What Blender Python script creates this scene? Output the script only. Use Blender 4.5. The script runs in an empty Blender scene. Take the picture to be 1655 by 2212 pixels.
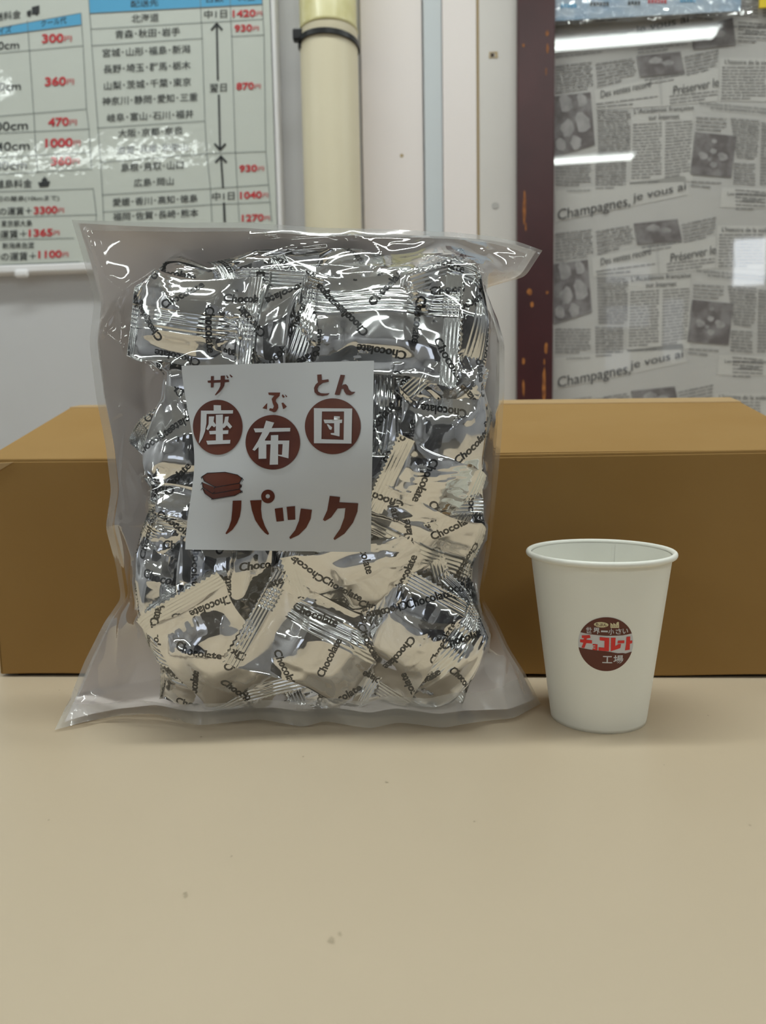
import bpy, bmesh, math, random
import numpy as np
from mathutils import Vector, Matrix
from mathutils.geometry import tessellate_polygon

SC = bpy.context.scene
COL = SC.collection
# ------------------------------------------------------------------ camera
W_PX, H_PX, F_PX = 1655, 2212, 1660.0
PITCH, ROLL = math.radians(6.58), math.radians(-1.06)
CAM = np.array([0, 0, .161])
_fw = np.array([0, math.cos(PITCH), -math.sin(PITCH)])
_up = np.array([0, math.sin(PITCH), math.cos(PITCH)])
_rt = np.array([1.0, 0, 0])
RT = math.cos(ROLL) * _rt + math.sin(ROLL) * _up
UP = math.cos(ROLL) * _up - math.sin(ROLL) * _rt
cd = bpy.data.cameras.new('camera')
cam = bpy.data.objects.new('camera', cd); COL.objects.link(cam)
cd.sensor_fit = 'VERTICAL'; cd.sensor_height = 36.0; cd.lens = F_PX / H_PX * 36.0
cd.clip_start = .01; cd.clip_end = 50
M = Matrix(((RT[0], UP[0], -_fw[0], CAM[0]), (RT[1], UP[1], -_fw[1], CAM[1]), (RT[2], UP[2], -_fw[2], CAM[2]), (0, 0, 0, 1)))
cam.matrix_world = M
cd.dof.use_dof = True; cd.dof.focus_distance = .395; cd.dof.aperture_fstop = 10.5
SC.camera = cam
SC.view_settings.view_transform = 'Standard'; SC.view_settings.look = 'None'
SC.view_settings.gamma = 1; SC.view_settings.use_curve_mapping = False
SC.view_settings.exposure = -.33
SC.cycles.transparent_max_bounces = 16
SC.cycles.use_adaptive_sampling = True; SC.cycles.adaptive_threshold = .025
SC.cycles.max_bounces = 8; SC.cycles.glossy_bounces = 6
SC.cycles.use_denoising = True
SC.cycles.sample_clamp_indirect = 6
# ------------------------------------------------------------------ world
wd = bpy.data.worlds.new('world'); SC.world = wd; wd.use_nodes = True
bg = wd.node_tree.nodes['Background']; bg.inputs[0].default_value = (.75, .82, .9, 1); bg.inputs[1].default_value = .35
# ------------------------------------------------------------------ lamps (the room's fluorescent tubes)
TUBE_W = 27
def tube_light(name, x, y, z, ln, watt, wid=.055, col=(.93, 1.0, .96)):
    l = bpy.data.lights.new(name, 'AREA'); l.shape = 'RECTANGLE'; l.size = ln; l.size_y = wid; l.energy = watt; l.color = col
    o = bpy.data.objects.new(name, l); COL.objects.link(o); o.location = (x, y, z)
    return o
LAMPS = [(.36, -1.18), (-2.4, -1.12), (1.9, -.6), (.30, -2.5), (-1.9, -1.95), (-.15, .40), (1.45, .40), (-1.55, .40)]
LAMP_W = [6.6, 5.4, 4.6, 7.5, 6, 14.5, 8, 6]
for (x, y), w_ in zip(LAMPS, LAMP_W):
    tube_light('tube_light', x, y, 1.545, 1.18, w_, wid=.09)

# ------------------------------------------------------------------ helpers
def ray(x, y):
    d = _fw + RT * (x - 827.5) / F_PX - UP * (y - 1106) / F_PX
    return d / np.linalg.norm(d)
def hit(x, y, p, n):
    d = ray(x, y); n = np.array(n, float)
    return CAM + d * (((np.array(p) - CAM) @ n) / (d @ n))
def hity(x, y, Y): return hit(x, y, (0, Y, 0), (0, 1, 0))

def mat(name, col=(.8, .8, .8), rough=.5, metal=0, coat=0, spec=.5, coat_rough=.05, bump=None, mottle=None, **kw):
    m = bpy.data.materials.new(name); m.use_nodes = True
    nt = m.node_tree; b = nt.nodes['Principled BSDF']
    b.inputs['Base Color'].default_value = (*col, 1); b.inputs['Roughness'].default_value = rough
    b.inputs['Metallic'].default_value = metal; b.inputs['Coat Weight'].default_value = coat
    b.inputs['Coat Roughness'].default_value = coat_rough
    b.inputs['Specular IOR Level'].default_value = spec
    for k, v in kw.items(): b.inputs[k.replace('_', ' ')].default_value = v
    tc = nt.nodes.new('ShaderNodeTexCoord')
    if bump:
        sc, st, dist = bump
        n = nt.nodes.new('ShaderNodeTexNoise'); n.inputs['Scale'].default_value = sc; n.inputs['Detail'].default_value = 3
        bp = nt.nodes.new('ShaderNodeBump'); bp.inputs['Strength'].default_value = st; bp.inputs['Distance'].default_value = dist
        nt.links.new(tc.outputs['Object'], n.inputs['Vector']); nt.links.new(n.outputs['Fac'], bp.inputs['Height'])
        nt.links.new(bp.outputs['Normal'], b.inputs['Normal'])
        if coat: nt.links.new(bp.outputs['Normal'], b.inputs['Coat Normal'])
    if mottle:
        sc, c2, lo, hi = mottle
        n = nt.nodes.new('ShaderNodeTexNoise'); n.inputs['Scale'].default_value = sc; n.inputs['Detail'].default_value = 5
        r = nt.nodes.new('ShaderNodeValToRGB'); r.color_ramp.elements[0].position = lo; r.color_ramp.elements[1].position = hi
        r.color_ramp.elements[0].color = (*col, 1); r.color_ramp.elements[1].color = (*c2, 1)
        nt.links.new(tc.outputs['Object'], n.inputs['Vector']); nt.links.new(n.outputs['Fac'], r.inputs['Fac'])
        nt.links.new(r.outputs['Color'], b.inputs['Base Color'])
    return m
def S(r, g, b):
    f = lambda c: ((c / 255 + .055) / 1.055) ** 2.4 if c > 10 else c / 255 / 12.92
    return (f(r), f(g), f(b))

def mesh_obj(name, V, Fc, m, parent=None, smooth=False, kind=None, label=None):
    me = bpy.data.meshes.new(name)
    V = np.asarray(V, np.float32)
    if isinstance(Fc, np.ndarray):
        k = Fc.shape[1]; n = len(Fc)
        me.vertices.add(len(V)); me.vertices.foreach_set('co', V.ravel())
        me.loops.add(n * k); me.loops.foreach_set('vertex_index', Fc.astype(np.int32).ravel())
        me.polygons.add(n); me.polygons.foreach_set('loop_start', np.arange(0, n * k, k, dtype=np.int32))
        me.update(calc_edges=True)
    else:
        me.from_pydata([tuple(map(float, v)) for v in V], [], [tuple(int(i) for i in f) for f in Fc]); me.update()
    if m: me.materials.append(m)
    if smooth: me.polygons.foreach_set('use_smooth', np.ones(len(me.polygons), bool))
    o = bpy.data.objects.new(name, me); COL.objects.link(o)
    if parent:
        o.parent = parent
        o.matrix_parent_inverse = Matrix.Translation(-Vector(parent.location)) if parent.location.length else Matrix()
    if kind: o['kind'] = kind
    if label: o['label'] = label
    return o
def thing(o, label, cat, group=None):
    o['label'] = label; o['category'] = cat
    if group: o['group'] = group
    return o
def empty(name, loc=(0, 0, 0)):
    o = bpy.data.objects.new(name, None); o.location = tuple(float(c) for c in loc); o.empty_display_size = .01
    COL.objects.link(o); return o
def box_vf(o, ax, ay, az, x0, x1, y0, y1, z0, z1):
    o, ax, ay, az = map(np.array, (o, ax, ay, az))
    V = [o + ax * x + ay * y + az * z for z in (z0, z1) for y in (y0, y1) for x in (x0, x1)]
    return V, [(0, 2, 3, 1), (4, 5, 7, 6), (0, 1, 5, 4), (2, 6, 7, 3), (0, 4, 6, 2), (1, 3, 7, 5)]
def bevel_mod(o, w=.001, seg=2):
    md = o.modifiers.new('bevel', 'BEVEL'); md.width = w; md.segments = seg; md.limit_method = 'ANGLE'
    return o
def tube_vf(pts, r, n=12, closed=False):
    pts = [np.array(p, float) for p in pts]; V = []; Fc = []
    for i, p in enumerate(pts):
        a = pts[i - 1] if (i or closed) else p; b = pts[(i + 1) % len(pts)] if (i < len(pts) - 1 or closed) else p
        t = b - a; t /= np.linalg.norm(t)
        s = np.cross(t, [0, 0, 1.]); s = s if np.linalg.norm(s) > 1e-3 else np.cross(t, [1., 0, 0]); s /= np.linalg.norm(s); q = np.cross(s, t)
        rr = r[i] if hasattr(r, '__len__') else r
        for k in range(n):
            a_ = 2 * math.pi * k / n; V.append(p + rr * (s * math.cos(a_) + q * math.sin(a_)))
    m_ = len(pts) if closed else len(pts) - 1
    for i in range(m_):
        for k in range(n):
            j = (i + 1) % len(pts)
            Fc.append((i * n + k, i * n + (k + 1) % n, j * n + (k + 1) % n, j * n + k))
    if not closed: Fc += [tuple(range(n))[::-1], tuple((len(pts) - 1) * n + k for k in range(n))]
    return V, Fc
def lathe_vf(prof, cx, cy, n=96, close=False):
    V = []; Fc = []
    for (r, z) in prof:
        for k in range(n):
            a = 2 * math.pi * k / n; V.append((cx + r * math.cos(a), cy + r * math.sin(a), z))
    L = len(prof)
    for i in range(L if close else L - 1):
        j = (i + 1) % L
        for k in range(n): Fc.append((i * n + k, i * n + (k + 1) % n, j * n + (k + 1) % n, j * n + k))
    return V, Fc

# text -> 2D mesh (verts Nx2, tris)
_tc = {}
def text2d(s, off=0.0, strike=0.0, sub=None, res=3):
    key = (s, off, strike, sub)
    if key in _tc: return _tc[key]
    c = bpy.data.curves.new('t', 'FONT'); c.body = s; c.offset = off; c.resolution_u = res
    o = bpy.data.objects.new('t', c); COL.objects.link(o)
    dg = bpy.context.evaluated_depsgraph_get(); dg.update()
    me = bpy.data.meshes.new_from_object(o.evaluated_get(dg))
    bm = bmesh.new(); bm.from_mesh(me); bmesh.ops.triangulate(bm, faces=bm.faces[:])
    if sub:
        for _ in range(4):
            e = [e for e in bm.edges if e.calc_length() > sub]
            if not e: break
            bmesh.ops.subdivide_edges(bm, edges=e, cuts=1); bmesh.ops.triangulate(bm, faces=[f for f in bm.faces if len(f.verts) > 3])
    V = np.array([v.co[:2] for v in bm.verts]); bm.verts.index_update()
    T = np.array([[v.index for v in f.verts] for f in bm.faces]); bm.free()
    bpy.data.objects.remove(o); bpy.data.curves.remove(c); bpy.data.meshes.remove(me)
    if strike: T = np.concatenate([T, T + len(V)]); V = np.concatenate([V, V + [strike, 0]])
    _tc[key] = (V, T); return V, T
def poly2d(loops):
    """loops: list of 2D point lists, outer then holes -> verts, tris"""
    L = [[Vector((x, y, 0)) for x, y in lp] for lp in loops]
    T = tessellate_polygon(L); V = np.array([p[:2] for lp in L for p in lp])
    return V, np.array(T)
def circ(cx, cy, rx, ry=None, n=64):
    ry = ry or rx
    return [(cx + rx * math.cos(2 * math.pi * k / n), cy + ry * math.sin(2 * math.pi * k / n)) for k in range(n)]
def stroke2d(pts, w):
    pts = np.array(pts, float); V = []; T = []
    for i in range(len(pts) - 1):
        a, b = pts[i], pts[i + 1]; d = b - a; d /= np.linalg.norm(d) + 1e-9; n = np.array([-d[1], d[0]]) * w / 2; k = len(V)
        a = a - d * w * .3; b = b + d * w * .3
        V += [a + n, a - n, b - n, b + n]; T += [(k, k + 1, k + 2), (k, k + 2, k + 3)]
    return np.array(V), np.array(T)
def merge2d(items):
    V = []; T = []; n = 0
    for v, t in items: V.append(v); T.append(t + n); n += len(v)
    return np.concatenate(V), np.concatenate(T)
def fit_text(s, x0, x1, yc, h, slope=0.0, off=0.0, strike=0.0, natural=False):
    """text placed in y-down pixel coordinates"""
    V, T = text2d(s, off, strike)
    lo, hi = V.min(0), V.max(0); V = (V - (lo + hi) / 2) / (hi - lo)
    X = V[:, 0] * (x1 - x0); Y = -V[:, 1] * h
    return np.stack([X + (x0 + x1) / 2, Y + yc + slope * X], 1), T

# ------------------------------------------------------------------ materials
m_table = mat('table_laminate', S(200, 183, 159), .38, spec=.45, mottle=(2.5, S(193, 176, 151), .35, .7))
m_card = mat('cardboard', S(158, 124, 74), .8, spec=.25, mottle=(9, S(150, 115, 64), .3, .75))
m_card_edge = mat('cardboard_tape', S(178, 148, 105), .6, spec=.35)
m_wall = mat('painted_wall', S(206, 205, 208), .5, mottle=(3, S(198, 197, 199), .3, .7))
m_panel = mat('wall_panel_pinkish', S(240, 231, 229), .28, spec=.5)
m_panel_blue = mat('wall_strip_bluish', S(208, 214, 219), .3)
m_board = mat('wall_board_grey', S(220, 215, 211), .35, mottle=(6, S(211, 206, 202), .35, .7))
m_caulk = mat('old_caulk', S(186, 165, 130), .7)
m_hole = mat('nail_hole_rust', S(70, 55, 40), .8)
m_plug = mat('screw_plug', S(186, 183, 180), .4)
m_pipe = mat('cream_pipe', S(224, 214, 188), .42, mottle=(5, S(217, 206, 178), .3, .7))
m_pipe_old = mat('yellowed_pipe_cover', S(222, 214, 165), .25, mottle=(30, S(200, 190, 130), .4, .75))
m_black = mat('black_plastic', (.012, .012, .013), .35)
m_white_pl = mat('white_frame_plastic', S(236, 234, 236), .35)
m_maroon = mat('maroon_paint', S(74, 36, 38), .3, mottle=(14, S(62, 30, 32), .35, .7))
m_rust = mat('chipped_wood', S(176, 110, 50), .7, mottle=(120, S(120, 70, 35), .35, .65))
m_floor = mat('room_floor', S(120, 112, 100), .4); m_ceil = mat('room_ceiling', S(225, 225, 222), .8)
m_cup = mat('cup_paper', S(244, 243, 234), .42, spec=.4)
m_ink_brown = mat('brown_print', S(98, 48, 36), .45); m_ink_brown2 = mat('label_brown_print', S(104, 52, 34), .35, mottle=(40, S(84, 38, 26), .35, .65))
m_ink_white = mat('white_print', S(212, 212, 214), .4); m_ink_red = mat('red_print', S(222, 50, 44), .4)
m_ink_cream = mat('cream_print', S(220, 210, 170), .4); m_ink_black = mat('black_print', (.012, .012, .014), .3)
m_label = mat('label_paper', S(206, 208, 212), .3, spec=.5)
m_poster = mat('poster_paper', S(204, 208, 201), .5, coat=1, coat_rough=.03, bump=(60, .12, .002))
m_p_black = mat('poster_black', (.02, .022, .024), .5, coat=1, coat_rough=.05)
m_p_red = mat('poster_red', S(200, 50, 58), .5, coat=.5); m_p_blue = mat('poster_blue', S(85, 168, 212), .5, coat=.5)
m_p_line = mat('poster_line', S(110, 118, 118), .5, coat=.5)
m_news = mat('newspaper', S(212, 209, 206), .6, mottle=(7, S(200, 197, 194), .35, .7))
m_news2 = mat('newspaper_clip', S(216, 213, 209), .6)
m_n_ink = mat('newspaper_ink', S(152, 149, 148), .6); m_n_head = mat('newspaper_headline', S(112, 109, 109), .6)
m_n_photo = mat('newspaper_photo', S(112, 104, 104), .6, mottle=(60, S(150, 145, 145), .42, .62)); m_n_light = mat('newspaper_photo_light', S(188, 184, 184), .6, mottle=(70, S(150, 146, 146), .4, .7))
m_dark = mat('figure_stand_in_dark', (.007, .006, .010), .8)
m_blank_glow = mat('window_daylight', (1, 1, 1), 1)
def emis(name, col, st):
    m = bpy.data.materials.new(name); m.use_nodes = True; nt = m.node_tree; nt.nodes.clear()
    e = nt.nodes.new('ShaderNodeEmission'); e.inputs[0].default_value = (*col, 1); e.inputs[1].default_value = st
    o = nt.nodes.new('ShaderNodeOutputMaterial'); nt.links.new(e.outputs[0], o.inputs[0]); return m
m_day = emis('window_daylight_glow', (.86, .93, 1), 10.0); m_day2 = emis('shaded_window_glow', (.8, .88, 1), 1.3)
m_tube = emis('lit_tube', (.93, 1, .97), 9.0)

def film_mat(name, haze, col, rough, refl, bump=0.0, ior=1.5):
    m = bpy.data.materials.new(name); m.use_nodes = True; nt = m.node_tree; nt.nodes.clear(); N = nt.nodes.new; L = nt.links.new
    out = N('ShaderNodeOutputMaterial'); tr = N('ShaderNodeBsdfTransparent'); tr.inputs[0].default_value = (.985, .985, .985, 1)
    gl = N('ShaderNodeBsdfGlossy'); gl.inputs['Roughness'].default_value = rough; gl.inputs[0].default_value = (1, 1, 1, 1)
    df = N('ShaderNodeBsdfDiffuse'); df.inputs[0].default_value = (*col, 1); tl = N('ShaderNodeBsdfTranslucent'); tl.inputs[0].default_value = (*col, 1)
    dm = N('ShaderNodeMixShader'); dm.inputs[0].default_value = .4; L(df.outputs[0], dm.inputs[1]); L(tl.outputs[0], dm.inputs[2])
    mx = N('ShaderNodeMixShader'); mx.inputs[0].default_value = haze; L(tr.outputs[0], mx.inputs[1]); L(dm.outputs[0], mx.inputs[2])
    fr = N('ShaderNodeFresnel'); ge = N('ShaderNodeNewGeometry'); mr = N('ShaderNodeMapRange')
    mr.inputs['To Min'].default_value = ior; mr.inputs['To Max'].default_value = 1 / ior; L(ge.outputs['Backfacing'], mr.inputs['Value']); L(mr.outputs[0], fr.inputs[0])
    mul = N('ShaderNodeMath'); mul.operation = 'MULTIPLY'; mul.inputs[1].default_value = refl; mul.use_clamp = True
    L(fr.outputs[0], mul.inputs[0])
    m2 = N('ShaderNodeMixShader'); L(mul.outputs[0], m2.inputs[0]); L(mx.outputs[0], m2.inputs[1]); L(gl.outputs[0], m2.inputs[2]); L(m2.outputs[0], out.inputs[0])
    if bump:
        tc = N('ShaderNodeTexCoord'); n = N('ShaderNodeTexNoise'); n.inputs['Scale'].default_value = 55; n.inputs['Detail'].default_value = 3
        b = N('ShaderNodeBump'); b.inputs['Strength'].default_value = bump; b.inputs['Distance'].default_value = .002
        L(tc.outputs['Object'], n.inputs['Vector']); L(n.outputs['Fac'], b.inputs['Height']); L(b.outputs[0], gl.inputs['Normal']); L(b.outputs[0], fr.inputs['Normal'])
    return m
m_film = film_mat('clear_film', .025, (.8, .79, .78), .03, 1.7, .04)
m_seam = film_mat('milky_sealed_film', .38, (.74, .74, .73), .12, 1.6, .3)
m_back = mat('opaque_back_film', S(244, 234, 230), .25, spec=.5, bump=(40, .3, .002), mottle=(12, S(236, 226, 222), .35, .7))
m_glass = film_mat('door_glass', .01, (.8, .82, .8), .015, .8)
m_sleeve = film_mat('crinkled_sleeve', .05, (.8, .82, .85), .08, 2.0, 1.0)
m_foil = mat('silver_foil', (.86, .86, .87), .07, metal=1, bump=(90, .03, .001))
m_foil_seal = mat('crimped_foil', (.84, .85, .85), .16, metal=1, bump=(260, .2, .0006))
m_foil_ink = mat('foil_black_print', (.008, .008, .01), .25)

# ------------------------------------------------------------------ table
o = mesh_obj('table', *box_vf((0, 0, 0), (1, 0, 0), (0, 1, 0), (0, 0, 1), -1.0, 1.15, .03, .93, -.03, 0), m_table)
thing(o, 'beige laminate table top carrying the bag, the cup and the box', 'table')
# small marks on the table
ms = mat('table_scuff', S(176, 160, 136), .6)
rng = random.Random(4)
items = []
for (x, y, w) in [(435, 1592, 5), (655, 1635, 5), (402, 1935, 6), (105, 1772, 4), (716, 2032, 9), (735, 2018, 5), (1435, 1653, 3), (1620, 1783, 4), (1530, 1546, 4), (128, 1491, 4), (500, 1850, 3), (1025, 1775, 3), (835, 1690, 6), (400, 1590 + 340, 5)]:
    p = hit(x, y, (0, 0, 0), (0, 0, 1)); w = w * .00017; n = 7
    items.append(poly2d([[(p[0] + w * math.cos(6.283 * k / n) * rng.uniform(.4, 1), p[1] + 1.6 * w * math.sin(6.283 * k / n) * rng.uniform(.4, 1)) for k in range(n)]]))
V, T = merge2d(items)
mesh_obj('scuff_marks', np.c_[V, np.full(len(V), .00015)], T, ms, bpy.data.objects['table'], kind='stuff')

# ------------------------------------------------------------------ wall frame
YAW = math.radians(4.0)
WN = np.array([math.sin(YAW), math.cos(YAW), 0]); WU = np.array([math.cos(YAW), -math.sin(YAW), 0]); WO = np.array([0, .98, 0]); WZ = np.array([0, 0, 1.0])
def wpt(px, py, off=0.0): return hit(px, py, WO - WN * off, WN)
def wx(px, py=300, off=0.0): return (wpt(px, py, off) - WO) @ WU
def wz(px, py, off=0.0): return wpt(px, py, off)[2]
def wbox(name, x0, x1, z0, z1, off, m, parent=None, base=0.0, **kw):
    return mesh_obj(name, *box_vf(WO, WU, -WN, WZ, x0, x1, base, off, z0, z1), m, parent, **kw)
def wdecal(name, vt, off, m, parent=None, kind=None):
    V, T = vt; P = [wpt(x, y, off) for x, y in V]
    return mesh_obj(name, np.array(P), T, m, parent, kind=kind)
wall = wbox('wall_front', -2.6, 2.6, -.85, 1.6, 0, m_wall, base=-.06, kind='structure')
ZB, ZT = -.3, 1.2
off = .006
b1 = wbox('trim_1', wx(783, 300, off), wx(914, 300, off), ZB, ZT, off, m_panel, kind='structure'); bevel_mod(b1)
b2 = wbox('trim_2', wx(917, 300, .009), wx(957, 300, .009), ZB, ZT, .009, m_panel_blue, kind='structure'); bevel_mod(b2, .002)
b3 = wbox('trim_3', wx(957.5, 300, .013), wx(1030, 300, .013), ZB, ZT, .013, m_panel, kind='structure'); bevel_mod(b3)
b4 = wbox('trim_4', wx(1029, 300, .010), wx(1037, 300, .010), ZB, ZT, .010, m_caulk, kind='structure')
b5 = wbox('trim_5', wx(1036, 300, .014), wx(1119, 300, .014), ZB, ZT, .014, m_board, kind='structure'); bevel_mod(b5)
wdecal('nail_hole', poly2d([circ(1064, 119, 4, n=12)]), .0146, m_hole, b5)
wdecal('rust_ring', poly2d([[(1057, 112), (1075, 111), (1076, 125), (1056, 126)], circ(1064.5, 119, 5.5, n=12)]), .0144, m_caulk, b5)
wdecal('screw_plug', poly2d([circ(1070, 444, 8, 7, n=16)]), .0145, m_plug, b5)
wdecal('stain_dot', poly2d([circ(868, 336, 4, n=10)]), .0064, m_caulk, b1)
# sliding door: maroon stile, glass
door = empty('door_1', WO + WU * wx(1160)); door['kind'] = 'structure'
st = wbox('stile', wx(1118, 300, .03), wx(1198, 300, .03), ZB, ZT, .03, m_maroon, door); bevel_mod(st, .0015)
def blob(cx, cy, w, h, n=10, seed=0):
    r = random.Random(seed); return [(cx + w / 2 * math.cos(6.283 * k / n) * r.uniform(.6, 1.1), cy + h / 2 * math.sin(6.283 * k / n) * r.uniform(.75, 1.1)) for k in range(n)]
chips = [(1182, 72, 8, 14), (1131, 98, 6, 8), (1183, 105, 6, 22), (1180, 155, 3, 20), (1133, 450, 9, 75), (1144, 630, 12, 16), (1182, 632, 7, 8), (1149, 658, 10, 14), (1180, 752, 9, 30), (1131, 780, 8, 18), (1131, 838, 6, 40), (1175, 832, 10, 78), (1176, 782, 4, 14), (1136, 490, 4, 22)]
for i, c in enumerate(chips): wdecal('paint_chip', poly2d([blob(*c, seed=i)]), .0304, m_rust, door)
# newspaper sheet behind the glass
nx0, nx1 = wx(1197, 300, .004), wx(1750, 300, .004)
news = wbox('newspaper_collage', nx0, nx1, ZB, ZT, .004, m_news); thing(news, 'grey French newspaper collage sheet behind the door glass', 'newspaper')
CL, INK, HEAD, PH = [], [], [], []
def block(q, dy, sp=6.6, dash=True, th=3.0, seed=0):
    (x0, y0), (x1, y1), (x2, y2), (x3, y3) = q; r = random.Random(seed)
    h = ((y3 - y0) + (y2 - y1)) / 2; n = max(1, int(h / sp)); out = []
    for i in range(n):
        t = (i + .5) / n; ax, ay = x0 + (x3 - x0) * t, y0 + (y3 - y0) * t; bx, by = x1 + (x2 - x1) * t, y1 + (y2 - y1) * t
        s = 0.0; w = math.hypot(bx - ax, by - ay)
        while s < w - 3:
            e = min(w, s + r.uniform(6, 22))
            if i == n - 1 and s > w * .6: break
            f0, f1 = s / w, e / w; hh = th * r.uniform(.8, 1.15) / 2
            P = [(ax + (bx - ax) * f0, ay + (by - ay) * f0 - hh), (ax + (bx - ax) * f1, ay + (by - ay) * f1 - hh), (ax + (bx - ax) * f1, ay + (by - ay) * f1 + hh), (ax + (bx - ax) * f0, ay + (by - ay) * f0 + hh)]
            out.append((np.array(P) + [0, dy], np.array([(0, 1, 2), (0, 2, 3)]))); s = e + r.uniform(1.5, 3)
    return out
blocks = [[(1200, 84), (1370, 62), (1370, 108), (1200, 126)], [(1378, 62), (1485, 58), (1485, 105), (1378, 118)],
 [(1200, 140), (1278, 131), (1283, 192), (1200, 203)], [(1287, 135), (1370, 123), (1378, 168), (1291, 190)], [(1478, 120), (1553, 104), (1550, 150), (1484, 165)],
 [(1287, 222), (1420, 202), (1425, 226), (1290, 234)], [(1290, 236), (1362, 236), (1362, 338), (1293, 338)], [(1446, 205), (1550, 193), (1550, 214), (1448, 226)],
 [(1368, 266), (1430, 262), (1429, 385), (1364, 388)], [(1438, 262), (1497, 258), (1489, 378), (1436, 386)], [(1504, 250), (1570, 253), (1569, 286), (1503, 282)],
 [(1578, 253), (1642, 258), (1637, 345), (1592, 342)], [(1200, 346), (1276, 346), (1276, 402), (1200, 402)], [(1286, 342), (1354, 342), (1352, 408), (1287, 410)],
 [(1560, 142), (1655, 142), (1655, 216), (1558, 216)], [(1594, 44), (1660, 50), (1660, 94), (1596, 92)], [(1496, 388), (1560, 390), (1556, 412), (1490, 404)],
 [(1586, 350), (1632, 352), (1632, 402), (1584, 398)], [(1645, 262), (1665, 264), (1665, 400), (1642, 400)], [(1390, 160), (1478, 148), (1480, 172), (1395, 186)]]
heads = [("Des ventes record", 1298, 1406, 192, 15, -.22, .3), ("Préserver le", 1455, 1553, 186, 19, -.19, .35), ("L'histoire de la voile", 1566, 1668, 134, 10, .02, .3),
 ("L'Académie française", 1370, 1499, 237, 13, -.07, .3), ("sur Internet", 1402, 1468, 252, 11, -.05, .3), ("Les spécialistes de la conservation des espèces", 1512, 1668, 230, 8, .09, .3),
 ("au seuil du patrimoine à un risque de", 1535, 1668, 239, 8, .09, .3), ("Champagnes,", 1205, 1362, 452, 30, -.2, .5), ("je vous ai", 1368, 1482, 417, 22, -.22, .6), ("Les patrons allemands", 1572, 1672, 420, 9, .02, .3), ("inquiets", 1605, 1645, 433, 8, .02, .3),
 ("le chef des étoiles s'est fait", 1225, 1275, 411, 5, -.03, .2), ("Distribution gratuite", 1362, 1424, 394, 5, -.06, .2)]
photos = [[(1198, 208), (1276, 199), (1285, 312), (1198, 338)], [(1375, 121), (1470, 111), (1480, 158), (1383, 166)], [(1492, 66), (1583, 38), (1590, 97), (1498, 107)], [(1502, 285), (1591, 294), (1580, 383), (1491, 376)]]
clips = [[(1364, 240), (1497, 225), (1497, 392), (1360, 398)], [(1556, 125), (1670, 125), (1670, 220), (1554, 218)], [(1284, 195), (1420, 168), (1428, 230), (1288, 236)], [(1429, 172), (1553, 148), (1550, 218), (1432, 230)], [(1200, 412), (1480, 380), (1490, 420), (1200, 480)], [(1560, 405), (1670, 408), (1670, 450), (1556, 448)]]
for k, dy in enumerate((-362, 0, 362, 724)):
    dx = -6 * (k - 1)
    for i, b in enumerate(blocks):
        if dy and i < 2: continue
        INK += [(v + [dx if v[:, 0].min() > 1300 else 0, 0], t) for v, t in block(b, dy, seed=i)]
    for q in clips: CL.append((np.maximum(np.array(q) + [dx, dy], [1197, -999]), np.array([(0, 1, 2), (0, 2, 3)])))
    for (s, x0, x1, yc, h, sl, stv) in heads:
        v, t = fit_text(s, x0, x1, yc, h, sl, off=-.002, strike=.018); HEAD.append((v + [dx if x0 > 1300 else 0, dy], t))
    for qi, q in enumerate(photos):
        if qi == 2 and dy: continue
        PH.append((np.maximum(np.array(q) + [dx, dy], [1197, -999]), np.array([(0, 1, 2), (0, 2, 3)])))
wdecal('clipping_paper', merge2d(CL), .0044, m_news2, news, kind='stuff')
wdecal('text_lines', merge2d(INK), .0048, m_n_ink, news, kind='stuff')
for v, t in PH:
    ph_ = wdecal('printed_photo', (v, t), .0050, m_n_photo, news); c_ = v.mean(0); sx_, sy_ = np.ptp(v, axis=0); rr_ = random.Random(int(sx_))
    if sx_ < 90 and sy_ > 90: bl_ = [(-.2, -.3, .2), (.2, -.35, .15), (.22, 0, .22), (-.15, .1, .2), (.05, .32, .17), (-.32, .35, .14)]
    elif sy_ > 80: bl_ = [(-.22, .02, .12), (.2, .04, .13), (0, -.08, .09), (0, .22, .1), (.02, -.3, .07), (-.08, .1, .06)]
    else: bl_ = [(-.1, -.15, .2), (.15, -.05, .16)]
    wdecal('photo_motif', merge2d([poly2d([blob(c_[0] + a * sx_, c_[1] + b * sy_, 2 * r0 * sx_, 1.5 * r0 * sy_, 12, int(100 * a * a + 7))]) for a, b, r0 in bl_]), .0052, m_n_light, ph_, kind='stuff')
for v, t in HEAD:
    if v[:, 1].min() < 900: wdecal('headline', (v, t), .0053, m_n_head, news)
wbox('glass_pane', nx0 - .002, nx1, ZB, ZT, .012, m_glass, door, base=.0115)

# plastic-sleeved notice at the top right
sl = wbox('sleeved_notice', wx(1199, 30, .022), wx(1600, 30, .022), wz(1400, 34, .022), 1.2, .022, mat('notice_paper', S(150, 178, 205), .6, mottle=(25, S(190, 205, 220), .45, .6)), base=.0205)
thing(sl, 'pale blue notice in a crinkled plastic sleeve above the newspaper', 'notice')
g = 40; V = []; Fq = []
xa, xb, za, zb_ = wx(1198, 30, .022), wx(1622, 30, .022), wz(1400, 47, .022), .72
rs = np.random.RandomState(3)
for j in range(g):
    for i in range(g * 2):
        x = xa + (xb - xa) * i / (2 * g - 1); z = za + (zb_ - za) * j / (g - 1)
        V.append(WO + WU * x + WZ * z - WN * (.0255 + .0016 * math.sin(x * 190 + 3 * math.sin(z * 160)) * math.sin(z * 220 + 2 * math.sin(x * 120)) + .0005 * rs.randn()))
Fq = np.array([[j * 2 * g + i, j * 2 * g + i + 1, (j + 1) * 2 * g + i + 1, (j + 1) * 2 * g + i] for j in range(g - 1) for i in range(2 * g - 1)])
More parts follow.
